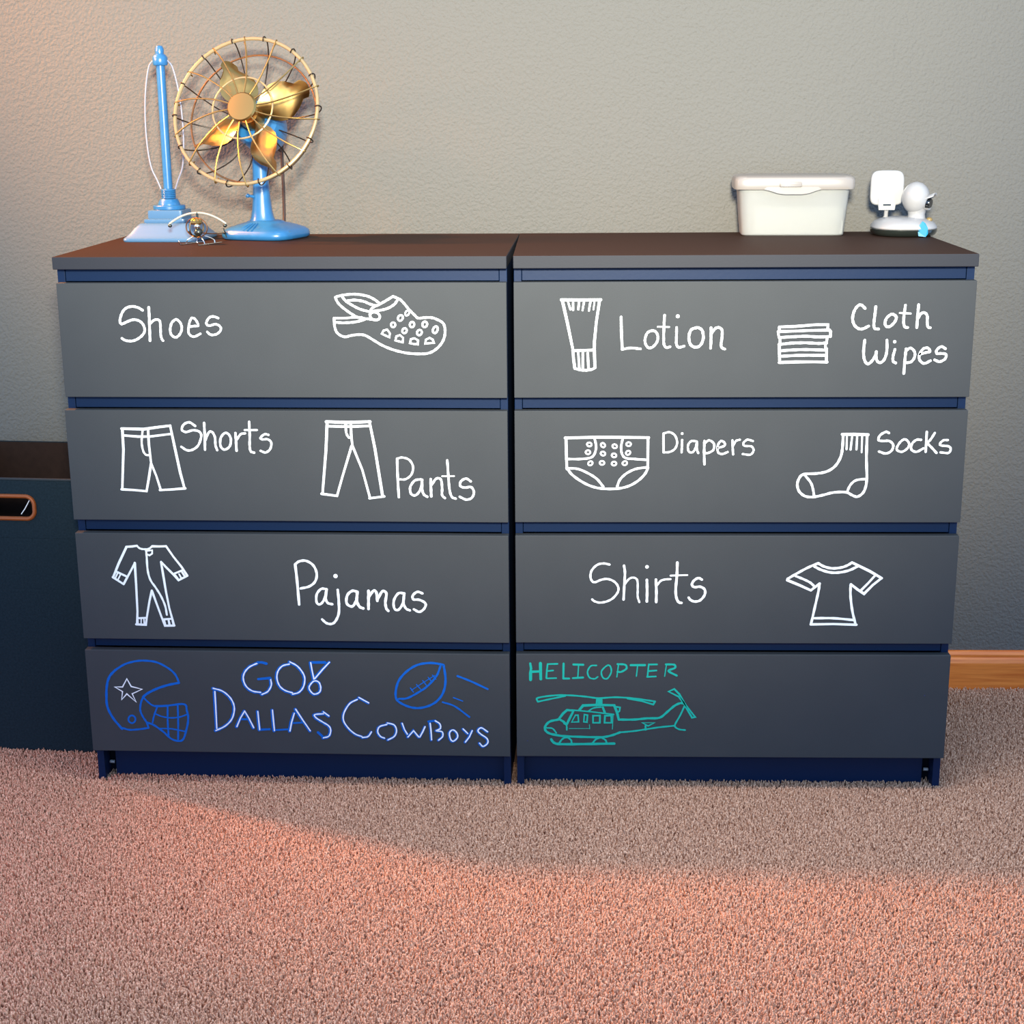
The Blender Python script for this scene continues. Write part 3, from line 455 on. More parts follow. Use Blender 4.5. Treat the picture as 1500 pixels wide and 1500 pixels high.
def stroke_mesh(spec, z_off=0.0003):
    bm = bmesh.new()
    for i, s in enumerate(spec.split(';')):
        headr, pts = s.split(':')
        mode, w = headr[0], int(headr[1:]) / 1e4
        P = [Vector((int(a) / 1e4, 0, int(b) / 1e4)) for a, b in (q.split(',') for q in pts.split())]
        y = -(z_off + i * 0.000006)
        r = w / 2
        if mode == 'd':
            ring = [bm.verts.new((P[0].x + r * math.cos(a * PI / 8), y, P[0].z + r * math.sin(a * PI / 8))) for a in range(16)]
            bm.faces.new(ring)
            continue
        closed = (P[0] - P[-1]).length < 1e-6
        if mode == 'c':
            P = spline(P[:-1], 5, True) + [P[0]] if closed else spline(P, 5)
        L, R = [], []
        m = len(P)
        for j in range(m):
            if mode == 'l' and closed:
                a, b = P[(j - 1) if j > 0 else m - 2], P[(j + 1) if j < m - 1 else 1]
            else:
                a, b = P[max(j - 1, 0)], P[min(j + 1, m - 1)]
            d1 = (P[j] - a).normalized() if (P[j] - a).length > 1e-9 else (b - P[j]).normalized()
            d2 = (b - P[j]).normalized() if (b - P[j]).length > 1e-9 else d1
            t = (d1 + d2)
            t = t.normalized() if t.length > 0.3 else d2
            n = Vector((-t.z, 0, t.x))
            k = min(1.6, 1 / max(0.5, abs(n.dot(Vector((-d1.z, 0, d1.x))))))
            wob = 1.0 + 0.10 * math.sin(j * 1.7 + i)
            L.append(bm.verts.new((P[j].x + n.x * r * k * wob, y, P[j].z + n.z * r * k * wob)))
            R.append(bm.verts.new((P[j].x - n.x * r * k * wob, y, P[j].z - n.z * r * k * wob)))
        for j in range(m - 1):
            bm.faces.new((L[j], R[j], R[j + 1], L[j + 1]))
        if not closed:                                     # rounded ends
            for e, q, s2 in ((0, P[1] - P[0], -1), (m - 1, P[-1] - P[-2], 1)):
                q = q.normalized() * s2
                n = Vector((-q.z, 0, q.x))
                arc = [bm.verts.new(P[e] + (n * math.cos(a * PI / 6) + q * math.sin(a * PI / 6)) * r + Vector((0, y, 0))) for a in range(7)]
                bm.faces.new(arc)
    for f in bm.faces:
        f.normal_update()
        if f.normal.y > 0:
            f.normal_flip()
    return bm


def stroke_obj(name, spec, color, parent, label, z_off):
    bm = stroke_mesh(spec, z_off)
    me = bpy.data.meshes.new(name)
    bm.to_mesh(me)
    bm.free()
    me.materials.append(M[color])
    o = bpy.data.objects.new(name, me)
    COL.objects.link(o)
    o.parent = parent
    o['label'] = label
    return o


# ------------------------------------------------------------------ dressers
DZ = [(0.7471, 0.9506), (0.5186, 0.7234), (0.2880, 0.4934), (0.0613, 0.2654)]
W, D = 0.80, 0.48


def make_dresser(key, label, loc, rotz):
    t = thing('dresser', label, 'dresser', loc, rotz, 'pair of chalkboard dressers')
    o = add_obj('top_panel', nbox(0, W, 0.0, D, 0.9743, TOP, bev=0.0012), 'top', t)
    o['label'] = 'dark brown top with slate gray front edge'
    o.data.materials.append(M['edge'])
    for p in o.data.polygons:
        if p.normal.y < -0.5 or abs(p.normal.x) > 0.5:
            p.material_index = 1
    th = 0.014
    for x0, x1 in ((0.0005, th), (W - th, W - 0.0005)):
        add_obj('side_panel', nbox(x0, x1, 0.021, D, -0.012, 0.9743, bev=0.0008), 'navy', t)
    add_obj('back_panel', nbox(th, W - th, D - 0.008, D - 0.002, 0.02, 0.9743), 'dark', t)
    zs = [0.9743] + [z0 for z0, z1 in DZ]
    for i in range(4):
        z0, z1 = DZ[i][1] + 0.0009, (0.9741 if i == 0 else DZ[i - 1][0] + 0.012)
        add_obj('rail', nbox(th + 0.0008, W - th - 0.0008, 0.0225, 0.040, z0, z1, bev=0.0006), 'navy', t)
    px0, px1 = (0.030, W - th) if key == 'A' else (th, W - 0.030)
    add_obj('plinth', nbox(px0, px1, 0.040, 0.056, -0.010, 0.078), 'navy', t)['label'] = 'recessed navy kick board'
    for x in ((0.0215,) if key == 'A' else (W - 0.0215,)):
        add_obj('slit_shade_block', nbox(x - 0.0075, x + 0.0085, 0.058, 0.072, -0.010, 0.078), 'dark', t)  # near-black filler added so the slit beside the plinth looks shaded
        bm = bmesh.new()
        tube(bm, [(x - 0.0045, 0.045, 0.019), (x + 0.0045, 0.045, 0.019)], 0.0032, 10)
        add_obj('shelf_pin', bm, 'whiteplastic', t)['label'] = 'small white plastic pin'
    for i, (z0, z1) in enumerate(DZ):
        a = 0.004 if (key == 'A' and i == 0) else 0.0006
        bm = nbox(a, W - 0.0006, 0.0, 0.018, z0, z1, bev=0.0009)
        zt = z1 - 0.035
        box(bm, 0.030, 0.042, 0.0185, 0.44, z0 + 0.012, zt)
        box(bm, W - 0.042, W - 0.030, 0.0185, 0.44, z0 + 0.012, zt)
        box(bm, 0.042, W - 0.042, 0.428, 0.44, z0 + 0.012, zt)
        box(bm, 0.042, W - 0.042, 0.0185, 0.428, z0 + 0.012, z0 + 0.018)
        dr = add_obj('drawer', bm, 'chalk', t)
        dr['label'] = DLAB[key][i]
        n = 0
        for part, d, k, col, lab, spec in STROKES:
            if d == key and k == i + 1:
                stroke_obj('chalk_' + part, spec, col, dr, lab, 0.0003 + 0.0001 * n)
                n += 1
        for sx, sz in SPECKS.get((key, i), []):
            stroke_obj('paint_speck', 'd24:%d,%d' % (sx * 1e4, sz * 1e4), 'speck', dr, 'tiny navy paint speck', 0.0003)
    return t


SPECKS = {('B', 3): [(0.021, 0.093), (0.756, 0.187)]}
DLAB = {'A': ['top gray drawer marked for shoes', 'gray drawer marked for shorts and pants', 'gray drawer marked for pajamas', 'bottom gray drawer with blue football drawings'],
        'B': ['top gray drawer marked for lotion and wipes', 'gray drawer marked for diapers and socks', 'gray drawer marked for shirts', 'bottom gray drawer with teal helicopter']}
AR = 0.0238
make_dresser('A', 'gray four-drawer dresser on the left, chalked Shoes, Shorts, Pants, Pajamas and a blue football helmet',
             (-0.0103 - 0.8 * math.cos(AR), -0.0026 + 0.8 * math.sin(AR), 0), -AR)
make_dresser('B', 'gray four-drawer dresser on the right, chalked Lotion, Diapers, Shirts and a teal helicopter', (0.0010, 0, 0), 0)


# ------------------------------------------------------------------ storage bin
def slot(cx, cz, hx, hz, n=8):
    """rounded slot outline in the x-z plane, counter-clockwise"""
    r = hz
    out = []
    for sx, sz, a0 in ((1, 1, 0), (-1, 1, 90), (-1, -1, 180), (1, -1, 270)):
        rr = r * 0.75
        for k in range(n + 1):
            a = math.radians(a0 + 90 * k / n)
            out.append((cx + sx * (hx - rr) + rr * math.cos(a), cz + sz * (hz - rr) + rr * math.sin(a)))
    return out


def holed_panel(x0, x1, z0, z1, y0, y1, hole):
    bm = bmesh.new()
    outer = [bm.verts.new((x, y0, z)) for x, z in ((x0, z0), (x1, z0), (x1, z1), (x0, z1))]
    inner = [bm.verts.new((x, y0, z)) for x, z in hole]
    es = [bm.edges.new((L[i], L[(i + 1) % len(L)])) for L in (outer, inner) for i in range(len(L))]
    bmesh.ops.triangle_fill(bm, use_beauty=True, use_dissolve=False, edges=es)
    g = bmesh.ops.extrude_face_region(bm, geom=list(bm.faces))
    for v in g['geom']:
        if isinstance(v, bmesh.types.BMVert):
            v.co.y = y1
    return bm


def make_bin():
    w, d, h = 0.335, 0.338, 0.566
    t = thing('storage_bin', 'dark navy fabric storage bin with orange rimmed handle hole, left of the dressers', 'storage bin', (-0.838, 0.158, -0.006), -0.085)
    hx, hz, rx, rz = -0.152, 0.508, 0.054, 0.0205
    h0 = slot(hx, hz, rx, rz)
    bm = holed_panel(-w, 0, 0, h - 0.004, 0, 0.004, h0)
    box(bm, -w, -w + 0.004, 0.0042, d, 0, h - 0.002)
    box(bm, -0.004, 0, 0.0042, d, 0, h - 0.002)
    box(bm, -w + 0.0042, -0.0042, d - 0.004, d, 0, h - 0.002)
    box(bm, -w + 0.0042, -0.0042, 0.0042, d - 0.0042, 0, 0.004)
    add_obj('fabric_shell', bm, 'fabric', t)
    bm = holed_panel(-w + 0.006, -0.006, 0.006, h - 0.006, 0.0046, 0.0062, h0)
    box(bm, -w + 0.0045, -w + 0.006, 0.0062, d - 0.0045, 0.006, h - 0.003)
    box(bm, -0.006, -0.0045, 0.0062, d - 0.0045, 0.006, h - 0.003)
    box(bm, -w + 0.0062, -0.0062, d - 0.006, d - 0.0045, 0.006, h - 0.003)
    add_obj('lining', bm, 'lining', t)['label'] = 'dark brown inner lining'
    bm = bmesh.new()
    tube(bm, [(x, -0.0005, z) for x, z in slot(hx, hz, rx + 0.002, rz + 0.002)], 0.0042, 10, closed=True)
    add_obj('handle_grommet', bm, 'grommet', t, True)['label'] = 'orange copper coloured handle hole rim'
    bm = nbox(-w - 0.0003, 0.0003, -0.0012, 0.0052, h - 0.0035, h, bev=0.0008)
    add_obj('rim_hem', bm, 'seam', t)['label'] = 'paler gray hem along the rim'
    bm = bmesh.new()
    tube(bm, [(-w + 0.002, -0.0001, 0.447), (-0.002, -0.0001, 0.447)], 0.0006, 6)
    add_obj('seam', bm, 'fabric', t)
    bm = bmesh.new()
    tube(bm, spline([(-0.128, 0.009, 0.492), (-0.119, 0.009, 0.504), (-0.108, 0.009, 0.522)], 6), 0.0010, 6)
    add_obj('white_thread', bm, 'white', t)['label'] = 'white thread seen through the handle hole'


make_bin()


# ------------------------------------------------------------------ blue stand
def make_stand():
    t = thing('metal_stand', 'blue metal stand with square stepped base, ringed collar and slim post, left of the fan', 'stand', (-0.688, 0.383, TOP + 0.0004), -0.05)
    bm = bmesh.new()
    superloft(bm, [(0.0745, 0.0745, 0.0, 18), (0.0755, 0.0755, 0.003, 18), (0.0745, 0.0745, 0.0065, 18), (0.071, 0.071, 0.009, 18), (0.064, 0.064, 0.016, 18), (0.0575, 0.0575, 0.0245, 18),
                   (0.053, 0.053, 0.0285, 18), (0.049, 0.049, 0.0325, 18), (0.046, 0.046, 0.0335, 18)], 64)
    add_obj('flared_base', bm, 'paleblue', t, True)
    bm = bmesh.new()
    superloft(bm, [(0.041, 0.041, 0.0336, 16), (0.0418, 0.0418, 0.036, 16), (0.0412, 0.0412, 0.0405, 16), (0.038, 0.038, 0.0415, 16), (0.0345, 0.0345, 0.0416, 16), (0.035, 0.035, 0.044, 16), (0.0345, 0.0345, 0.0565, 16), (0.033, 0.033, 0.0575, 16)], 64)
    add_obj('stepped_block', bm, 'paleblue', t, True)
    bm = bmesh.new()
    lathe(bm, [(0.0, 0.0576), (0.0305, 0.0576), (0.0315, 0.059), (0.0315, 0.0645), (0.030, 0.066), (0.022, 0.0665), (0.0215, 0.069), (0.019, 0.0745), (0.0165, 0.078), (0.0, 0.078)])
    add_obj('dome', bm, 'enamel', t, True)
    bm = bmesh.new()
    pr = [(0.0, 0.0785)]
    for k in range(5):
        z = 0.0785 + k * 0.0036
        pr += [(0.0128, z), (0.0143, z + 0.0007), (0.0147, z + 0.0018), (0.0143, z + 0.0029), (0.0128, z + 0.0036)]
    pr += [(0.010, 0.0975), (0.0, 0.0975)]
    lathe(bm, pr)
    add_obj('ringed_collar', bm, 'enamel', t, True)
    bm = bmesh.new()
    lathe(bm, [(0.0, 0.0976), (0.0088, 0.0976), (0.0085, 0.33), (0.0, 0.33)], 24)
    add_obj('post', bm, 'enamel', t, True, 40)
    bm = bmesh.new()
    lathe(bm, [(0.0, 0.3302), (0.013, 0.3302), (0.0145, 0.333), (0.0145, 0.345), (0.011, 0.350), (0.008, 0.352), (0.0085, 0.360), (0.006, 0.366), (0.0, 0.368)], 28)
    add_obj('finial', bm, 'enamel', t, True)
    for s in (-1, 1):
        bm = bmesh.new()
        tube(bm, spline([(s * 0.0145, 0.0, 0.097), (s * 0.021, 0, 0.114), (s * 0.031, 0, 0.138), (s * 0.036, 0, 0.175), (s * 0.037, 0, 0.225), (s * 0.033, 0, 0.280), (s * 0.024, 0, 0.325), (s * 0.0145, 0, 0.3395)], 6), 0.0016, 8)
        add_obj('side_rod', bm, 'rod', t, True)['label'] = 'thin pale curved rod'


make_stand()


# ------------------------------------------------------------------ desk fan
def make_fan():
    bx, by = -0.500, 0.393
    t = thing('desk_fan', 'vintage blue desk fan with brass wire cage on the left dresser', 'fan', (bx, by, TOP + 0.0004))
    bm = bmesh.new()
    rot = -0.32
    superloft(bm, [(0.070, 0.066, 0.0, 4.2), (0.0745, 0.0705, 0.003, 4.2), (0.0755, 0.0715, 0.009, 4.2), (0.0735, 0.0695, 0.0155, 4.2), (0.068, 0.063, 0.0205, 4.0), (0.056, 0.050, 0.0255, 3.6),
                   (0.045, 0.039, 0.0295, 3.0), (0.037, 0.032, 0.0315, 2.6), (0.035, 0.030, 0.0335, 2.4), (0.027, 0.025, 0.0355, 2.2)], 56, (0.0, 0), rot)
    add_obj('base', bm, 'enamel', t, True, 50)
    for k in range(4):                                                  # raised ribs on the front left corner of the base
        bm = bmesh.new()
        a = math.radians(232 + k * 8)
        tube(bm, spline([(0.040 * math.cos(a), 0.036 * math.sin(a), 0.0305), (0.055 * math.cos(a), 0.053 * math.sin(a), 0.0255), (0.068 * math.cos(a), 0.067 * math.sin(a), 0.0185)], 4), 0.0016, 8)
        add_obj('base_rib', bm, 'enamel', t, True)
    bm = bmesh.new()
    superloft(bm, [(0.0255, 0.024, 0.0345, 2.3), (0.0225, 0.022, 0.040, 2.3), (0.0195, 0.020, 0.055, 2.3), (0.0175, 0.018, 0.075, 2.3), (0.0155, 0.016, 0.105, 2.3), (0.0150, 0.015, 0.135, 2.3), (0.0155, 0.016, 0.175, 2.3), (0.012, 0.012, 0.195, 2.3)], 36, (-0.006, 0.0))
    add_obj('column', bm, 'enamel', t, True)
    bm = bmesh.new()
    tube(bm, [(-0.019, -0.012, 0.081), (-0.029, -0.018, 0.0835)], [0.0032, 0.0026], 10)
    ball(bm, (-0.030, -0.0185, 0.0835), 0.0042, 14)
    add_obj('switch_knob', bm, 'enamel', t, True)
    # head: motor, cage and blades share one tilted axis
    C0 = Vector((-0.51455, 0.32028, 1.24047)) - Vector((bx, by, TOP))
    n = Vector((-0.17137, -0.91612, 0.36244)).normalized()
    e1 = Vector((0.98295, -0.18388, 0.0)).normalized()
    e2 = n.cross(e1)
    if e2.z < 0:
        e2 = -e2

    def P(r, a, f):
        return C0 + (e1 * math.cos(a) + e2 * math.sin(a)) * r + n * f

    def rev(prof, seg=32):
        bm = bmesh.new()
        rings = [[bm.verts.new(P(r, 2 * PI * k / seg, f)) for k in range(seg)] if r > 1e-6 else [bm.verts.new(P(0, 0, f))] for r, f in prof]
        join(bm, rings)
        return bm
    R = 0.1432
    add_obj('motor_housing', rev([(0, -0.135), (0.022, -0.134), (0.040, -0.122), (0.047, -0.100), (0.048, -0.070), (0.042, -0.056), (0.020, -0.052), (0, -0.052)]), 'enamel', t, True)
    bm = bmesh.new()
    tube(bm, [P(R, 2 * PI * k / 72, 0) for k in range(72)], 0.0034, 10, closed=True)
    add_obj('front_ring', bm, 'cream', t, True)['label'] = 'cream brass front ring of the cage'
    bm = bmesh.new()
    tube(bm, [P(R - 0.016, 2 * PI * k / 72, -0.040) for k in range(72)], 0.0018, 8, closed=True)
    add_obj('rear_ring', bm, 'copper', t, True)
    bm = bmesh.new()
    tube(bm, [P(0.060, 2 * PI * k / 40, 0.016) for k in range(40)], 0.0018, 8, closed=True)
    add_obj('inner_ring', bm, 'cream', t, True)
    for k in range(14):
        a = 2 * PI * (k + 0.35) / 14
        bm = bmesh.new()
        tube(bm, spline([P(0.028, a, 0.020), P(0.060, a + 0.02, 0.0185), P(0.105, a + 0.10, 0.013), P(0.138, a + 0.16, 0.0045), P(R + 0.0050, a + 0.18, -0.001), P(R + 0.002, a + 0.185, -0.0055), P(R - 0.006, a + 0.19, -0.004)], 5), 0.0015, 7)
        add_obj('cage_wire', bm, 'brass', t, True)
        bm = bmesh.new()
        tube(bm, spline([P(0.046, a, -0.066), P(0.085, a - 0.03, -0.064), P(0.122, a - 0.08, -0.044), P(R - 0.002, a - 0.10, -0.022), P(R + 0.0055, a - 0.10, -0.004), P(R + 0.002, a - 0.10, 0.005), P(R - 0.005, a - 0.10, 0.002)], 5), 0.0013, 7)
        add_obj('cage_hook', bm, 'darkwire', t, True)['label'] = 'dark wire hooked round the front ring'
    add_obj('cage_badge', rev([(0, 0.018), (0.026, 0.0185), (0.029, 0.021), (0.026, 0.0245), (0, 0.026)]), 'brass', t, True)
    add_obj('hub', rev([(0, -0.050), (0.020, -0.050), (0.024, -0.030), (0.020, -0.010), (0, -0.006)]), 'brass', t, True)
    for k in range(4):
        a0 = 2 * PI * k / 4 + 0.5
        bm = bmesh.new()
        rows = []
        for i in range(9):
            u = i / 8
            r = 0.020 + u * 0.106
            half = 0.10 + 0.52 * math.sin(PI * min(1, u * 1.1 + 0.08)) ** 0.7 * (1 - 0.35 * u)
            row = []
            for j in range(7):
                s = -1 + 2 * j / 6
                row.append(P(r - 0.010 * s * s * u, a0 + half * s, -0.030 + 0.016 * s + 0.004 * (1 - s * s)))
            rows.append(row)
        for off in (0, 0.0011):
            V = [[bm.verts.new(p + n * off) for p in row] for row in rows]
            for i in range(8):
                for j in range(6):
                    bm.faces.new((V[i][j], V[i + 1][j], V[i + 1][j + 1], V[i][j + 1]))
            if off == 0:
                V0 = V
            else:
                edge = [(0, j) for j in range(7)] + [(i, 6) for i in range(1, 9)] + [(8, j) for j in range(5, -1, -1)] + [(i, 0) for i in range(7, 0, -1)]
                for q in range(len(edge)):
                    (i0, j0), (i1, j1) = edge[q], edge[(q + 1) % len(edge)]
                    bm.faces.new((V0[i0][j0], V0[i1][j1], V[i1][j1], V[i0][j0]))
        add_obj('blade', bm, 'brass', t, True)
    bm = bmesh.new()
    tube(bm, spline([P(0.012, -1.0, -0.132), P(0.03, -0.9, -0.150), (0.016, 0.130, 0.215), (0.0145, 0.134, 0.15), (0.0145, 0.134, 0.08), (0.0145, 0.128, 0.03), (0.0145, 0.108, 0.010), (0.020, 0.075, 0.0055)], 8), 0.0030, 8)
    add_obj('power_cord', bm, 'cord', t, True)['label'] = 'brown cord hanging behind the fan'


make_fan()


# ------------------------------------------------------------------ wire helicopter
def make_heli():
    t = thing('wire_helicopter', 'small helicopter made of bent wire and bolts, in front of the blue stand', 'ornament', (-0.603, 0.262, TOP + 0.0003), -0.42)
    T = 0.0011
    for s in (-1, 1):
        bm = bmesh.new()
        x = s * 0.021
        tube(bm, spline([(x, -0.036, 0.0072), (x, -0.034, 0.0018), (x, -0.026, T), (x, 0.0, T), (x, 0.040, T)], 5), T, 8)
        ball(bm, (x, -0.0365, 0.008), 0.0021, 10)
        add_obj('skid', bm, 'steel', t, True)
        for y in (-0.014, 0.018):
            bm = bmesh.new()
            tube(bm, spline([(x, y, 0.0023), (x * 0.9, y, 0.009), (s * 0.010, y * 0.6, 0.016), (s * 0.002, y * 0.4, 0.0185)], 5), 0.0011, 8)
            add_obj('strut', bm, 'steel', t, True)
    bm = bmesh.new()
    tube(bm, [(0.0245 * math.cos(a * PI / 24), -0.008, 0.0375 + 0.0215 * math.sin(a * PI / 24)) for a in range(48)], 0.0011, 8, closed=True)
    add_obj('cabin_hoop', bm, 'copper', t, True)['label'] = 'round copper wire cabin hoop'
    bm = bmesh.new()
    tube(bm, [(0.0, -0.008 + 0.021 * math.cos(a * PI / 24), 0.0375 + 0.0205 * math.sin(a * PI / 24)) for a in range(48)], 0.0010, 8, closed=True)
    add_obj('cabin_hoop', bm, 'brass', t, True)
    bm = bmesh.new()
    lathe(bm, [(0.0, 0.0440), (0.0105, 0.0440), (0.0115, 0.0475), (0.0115, 0.0530), (0.0095, 0.0575), (0.0, 0.0590)], 6, (-0.003, -0.004))
    add_obj('engine_nut', bm, 'brass', t)['label'] = 'brass nut for an engine'
    bm = bmesh.new()
    ball(bm, (0.002, -0.006, 0.0275), 0.0085, 16)
    tube(bm, spline([(0.002, -0.006, 0.0185), (0.010, -0.012, 0.021), (0.013, -0.017, 0.027)], 4), 0.0018, 8)
    tube(bm, spline([(0.0, -0.006, 0.0185), (-0.008, -0.012, 0.021), (-0.012, -0.017, 0.030)], 4), 0.0018, 8)
    add_obj('seat_bolt', bm, 'gunmetal', t, True)['label'] = 'dark steel bolts for a pilot'
    bm = bmesh.new()
    ball(bm, (0.003, -0.010, 0.0405), 0.0058, 14)
    add_obj('bolt_head', bm, 'steel', t, True)
    bm = bmesh.new()
    tube(bm, [(0.0, -0.004, 0.0585), (0.0, -0.004, 0.0715)], 0.0022, 10)
    add_obj('mast', bm, 'gunmetal', t, True)
    bm = bmesh.new()
    ca, sa = math.cos(0.42), math.sin(0.42)
    arc = []
    for k in range(25):
        s = -1 + k / 12
        x = 0.054 * s
        arc.append((x * ca, -0.004 + x * sa, 0.0700 - 0.0245 * s * s))
    tube(bm, arc, 0.0021, 9)
    add_obj('rotor', bm, 'rotor', t, True)['label'] = 'pale bent rotor wire'
    for s in (-1, 1):
        bm = bmesh.new()
        ball(bm, (s * 0.0525 * ca, -0.004 + s * 0.0525 * sa - 0.001, 0.0415), 0.0040, 14)
        add_obj('rotor_tip', bm, 'gunmetal', t, True)
    bm = bmesh.new()
    tube(bm, spline([(0.0, 0.010, 0.024), (-0.001, 0.035, 0.020), (-0.004, 0.068, 0.0175), (-0.0055, 0.0885, 0.0170)], 6), 0.0013, 8)
    add_obj('tail_boom', bm, 'copper', t, True)
    bm = bmesh.new()
    tube(bm, [(-0.0025, 0.0885, 0.0065), (-0.0055, 0.0885, 0.0170), (-0.0085, 0.0885, 0.0275)], 0.0012, 8)
    ball(bm, (-0.0055, 0.0870, 0.0170), 0.0032, 12)
    add_obj('tail_rotor', bm, 'gunmetal', t, True)
    t.scale = (1.0, 1.0, 0.84)


make_heli()


# ------------------------------------------------------------------ wipes tub
def make_tub():
    t = thing('wipes_tub', 'white plastic wipes tub with clasp lid on the right dresser', 'box', (0.5405, 0.4275, TOP + 0.0004), -0.05)
    bm = bmesh.new()
    # hollow tapered body: outer skin up, over the rim, inner skin down
    superloft(bm, [(0.0975, 0.046, 0.0, 9), (0.0995, 0.048, 0.002, 9), (0.1080, 0.0555, 0.098, 9), (0.1062, 0.0537, 0.098, 9), (0.0977, 0.0462, 0.0032, 9)], 72)
    add_obj('body', bm, 'tub', t, True)['label'] = 'frosted translucent tub body'
    bm = bmesh.new()
    superloft(bm, [(0.0955, 0.0435, 0.0036, 9), (0.0965, 0.0445, 0.006, 9), (0.0985, 0.0465, 0.052, 8), (0.094, 0.042, 0.056, 7)], 60, (0.010, 0))
    for v in bm.verts:
        v.co.x = max(-0.074, min(0.0955, v.co.x))
    add_obj('wipes_stack', bm, 'paper', t, True)['label'] = 'white stack of wipes showing through the tub'
    bm = bmesh.new()
    superloft(bm, [(0.1090, 0.0562, 0.0885, 9), (0.1155, 0.062, 0.0895, 9), (0.1165, 0.063, 0.094, 9), (0.1165, 0.063, 0.107, 9), (0.1145, 0.061, 0.112, 8), (0.109, 0.0555, 0.1148, 8), (0.098, 0.046, 0.1158, 7)], 72)
    bmesh.ops.delete(bm, geom=[f for f in bm.faces if len(f.verts) > 10 and f.calc_center_median().z < 0.09], context='FACES')
    add_obj('lid', bm, 'lid', t, True)['label'] = 'warm white lid with rolled rim'
    bm = bmesh.new()
    fr = -0.0632
    pts = [(-0.060, 0.0900), (-0.046, 0.0865), (-0.034, 0.0825), (-0.020, 0.0805), (0.014, 0.0805), (0.027, 0.0825), (0.038, 0.0865), (0.050, 0.0900), (0.044, 0.0945), (-0.054, 0.0945)]
    rings = [[bm.verts.new((x, y, z)) for x, z in pts] for y in (fr + 0.0022, fr - 0.0008)]
    join(bm, rings)
    lip = add_obj('lid_lip', bm, 'lid', t)
    bm = nbox(-0.030, 0.012, fr - 0.0048, fr + 0.0005, 0.0945, 0.1045, bev=0.0016)
    add_obj('clasp', bm, 'lid', t, True)['label'] = 'raised rectangular clasp'
    bm = nbox(-0.028, 0.010, fr - 0.0058, fr - 0.0045, 0.0950, 0.0975, bev=0.0005)
    add_obj('clasp_ridge', bm, 'lid', t, True)


make_tub()


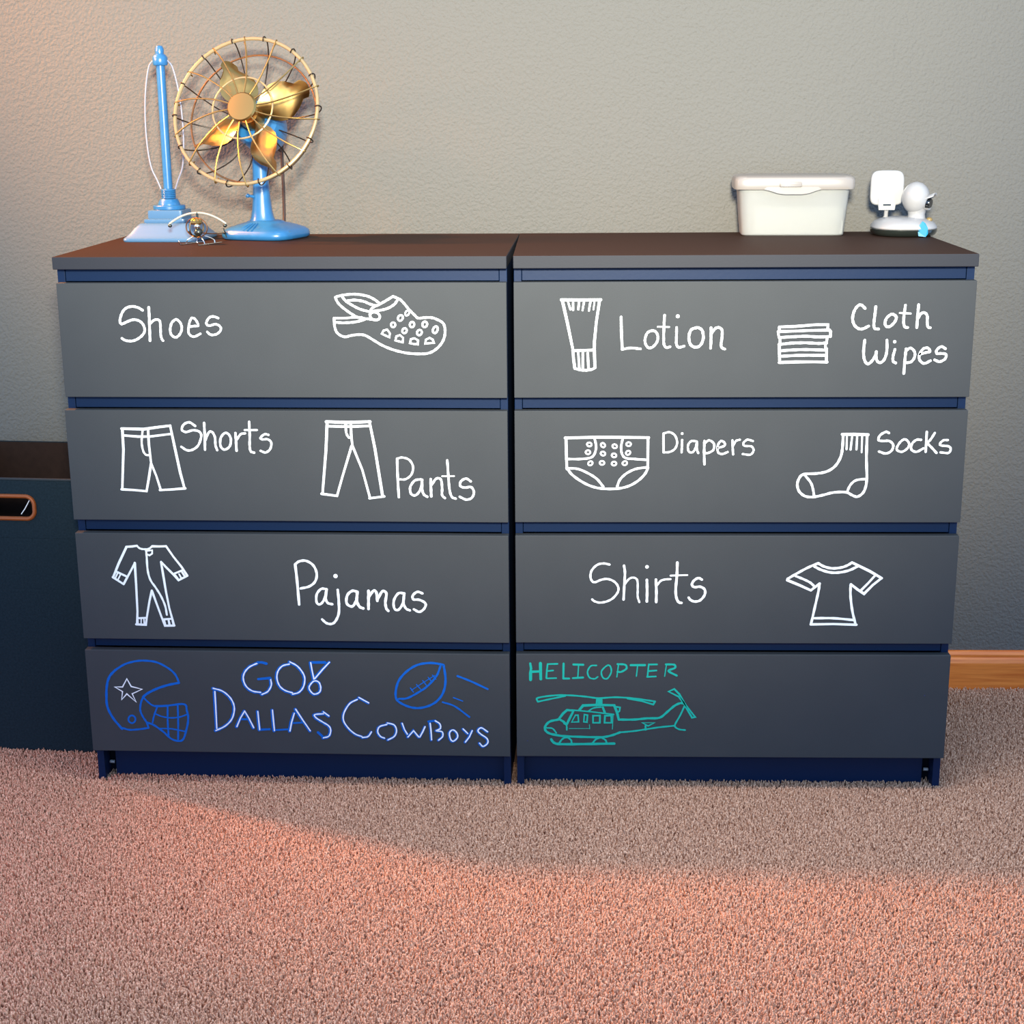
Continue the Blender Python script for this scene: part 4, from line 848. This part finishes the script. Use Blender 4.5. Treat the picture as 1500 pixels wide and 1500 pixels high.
# ------------------------------------------------------------------ baby monitor
def make_monitor():
    t = thing('baby_monitor_camera', 'white baby monitor camera with square antenna panel, right of the wipes tub', 'baby monitor', (0.7555, 0.395, TOP + 0.0004))
    bm = bmesh.new()
    superloft(bm, [(0.056, 0.060, 0.0, 2.4), (0.0600, 0.0645, 0.003, 2.4), (0.0625, 0.0675, 0.008, 2.4), (0.0630, 0.0685, 0.0125, 2.4), (0.0620, 0.067, 0.0135, 2.4)], 56)
    add_obj('base_rim', bm, 'rim', t, True)['label'] = 'dark glossy base rim'
    bm = bmesh.new()
    superloft(bm, [(0.0615, 0.067, 0.0137, 2.4), (0.0625, 0.068, 0.0155, 2.4), (0.0610, 0.0665, 0.020, 2.4), (0.055, 0.060, 0.0265, 2.3), (0.044, 0.048, 0.0315, 2.2), (0.026, 0.030, 0.0345, 2.1), (0.010, 0.012, 0.0352, 2.0)], 56)
    add_obj('base_shell', bm, 'whiteplastic', t, True)
    # antenna panel
    px, py = -0.0290, 0.034
    bm = bmesh.new()
    rows = []
    for off, k in ((-0.0055, 0.95), (-0.004, 1.0), (0.004, 1.0), (0.0055, 0.95)):
        ring = []
        for q in range(48):
            a = 2 * PI * (q + 0.5) / 48
            ca, sa = math.cos(a), math.sin(a)
            ring.append(bm.verts.new((px + 0.0325 * k * math.copysign(abs(ca) ** 0.42, ca) * (1 - 0.03 * sa), py + off, 0.0885 + 0.0335 * k * math.copysign(abs(sa) ** 0.42, sa))))
        rows.append(ring)
    join(bm, rows)
    add_obj('antenna_panel', bm, 'whiteplastic', t, True)
    bm = bmesh.new()
    prof = [(px + x, z) for x, z in ((-0.0155, 0.046), (0.0155, 0.046), (0.0175, 0.060), (0.0165, 0.068), (0.011, 0.0765), (0.0, 0.0795), (-0.011, 0.0765), (-0.0165, 0.068), (-0.0175, 0.060))]
    rings = [[bm.verts.new((x, y, z)) for x, z in prof] for y in (py - 0.0092, py - 0.0058)]
    join(bm, rings)
    hinge = add_obj('hinge', bm, 'whiteplastic', t)
    bm = nbox(px - 0.0075, px + 0.0075, py - 0.0100, py - 0.0090, 0.0545, 0.0575)
    add_obj('hinge_slot', bm, 'rim', hinge)
    bm = bmesh.new()
    tube(bm, spline([(px, py - 0.003, 0.0275), (px, py - 0.004, 0.036), (px, py - 0.0068, 0.0455)], 4), [0.0060] * 3 + [0.0042] * 6, 12)
    add_obj('antenna_stem', bm, 'whiteplastic', t, True)
    # head
    hx, hy, hz = 0.0185, -0.012, 0.0715
    bm = bmesh.new()
    ball(bm, (hx, hy, hz), 0.0285, 32, (0.93, 1.0, 1.08))
    add_obj('camera_head', bm, 'whiteplastic', t, True)
    bm = bmesh.new()
    lathe(bm, [(0.0185, 0.0300), (0.0170, 0.0340), (0.0160, 0.0400), (0.0175, 0.0470), (0.0205, 0.0520)], 32, (hx + 0.003, hy))
    add_obj('neck', bm, 'whiteplastic', t, True)
    f = Vector((0.80, -0.58, -0.12)).normalized()
    s = f.cross(Vector((0, 0, 1))).normalized()
    u = s.cross(f)
    H = Vector((hx, hy, hz - 0.006))
    bm = bmesh.new()
    tube(bm, [H + f * 0.0205, H + f * 0.0285, H + f * 0.0315], [0.0105, 0.0100, 0.0085], 20)
    ln = add_obj('lens', bm, 'lens', t, True)
    ln['label'] = 'black lens in the beak shaped front'
    bm = bmesh.new()
    rings = []
    for k, (d, wid, up) in enumerate(((0.018, 0.0135, 0.0080), (0.026, 0.0130, 0.0125), (0.034, 0.0115, 0.0165), (0.0375, 0.0085, 0.0185))):
        c = H + f * d + u * up
        rings.append([bm.verts.new(c + s * (wid * a) + u * b) for a, b in ((-1, -0.004), (-0.4, 0.0), (0.4, 0.0), (1, -0.004), (1, -0.0015), (0.45, 0.0032), (-0.45, 0.0032), (-1, -0.0015))])
    join(bm, rings)
    add_obj('visor', bm, 'whiteplastic', t, True)
    bm = bmesh.new()
    rings = []
    for d, wid, up in ((0.016, 0.0115, -0.0125), (0.024, 0.011, -0.0120), (0.0305, 0.0085, -0.0115)):
        c = H + f * d + u * up
        rings.append([bm.verts.new(c + s * (wid * a) + u * b) for a, b in ((-1, 0.003), (-0.5, -0.001), (0.5, -0.001), (1, 0.003), (0.5, 0.0022), (-0.5, 0.0022))])
    join(bm, rings)
    add_obj('chin', bm, 'whiteplastic', t, True)
    bm = bmesh.new()
    rings = []
    for off in (0.0, 0.0022):
        rings.append([bm.verts.new((0.0235 + x, -0.0695 - off + abs(x) * 0.45 + max(0, z - 0.014) * 0.55, z)) for x, z in ((-0.0085, 0.0025), (0.005, 0.0010), (0.0095, 0.007), (0.0090, 0.018), (0.0045, 0.0265), (-0.001, 0.0305), (-0.0065, 0.023), (-0.0098, 0.011))])
    join(bm, rings)
    add_obj('cyan_clip', bm, 'cyan', t)['label'] = 'bright cyan clip on the base'
    bm = bmesh.new()
    ball(bm, (0.0445, -0.022, 0.0300), 0.0062, 14, (1, 1, 0.8))
    add_obj('indicator', bm, 'yellow', t, True)['label'] = 'small yellow button'


make_monitor()
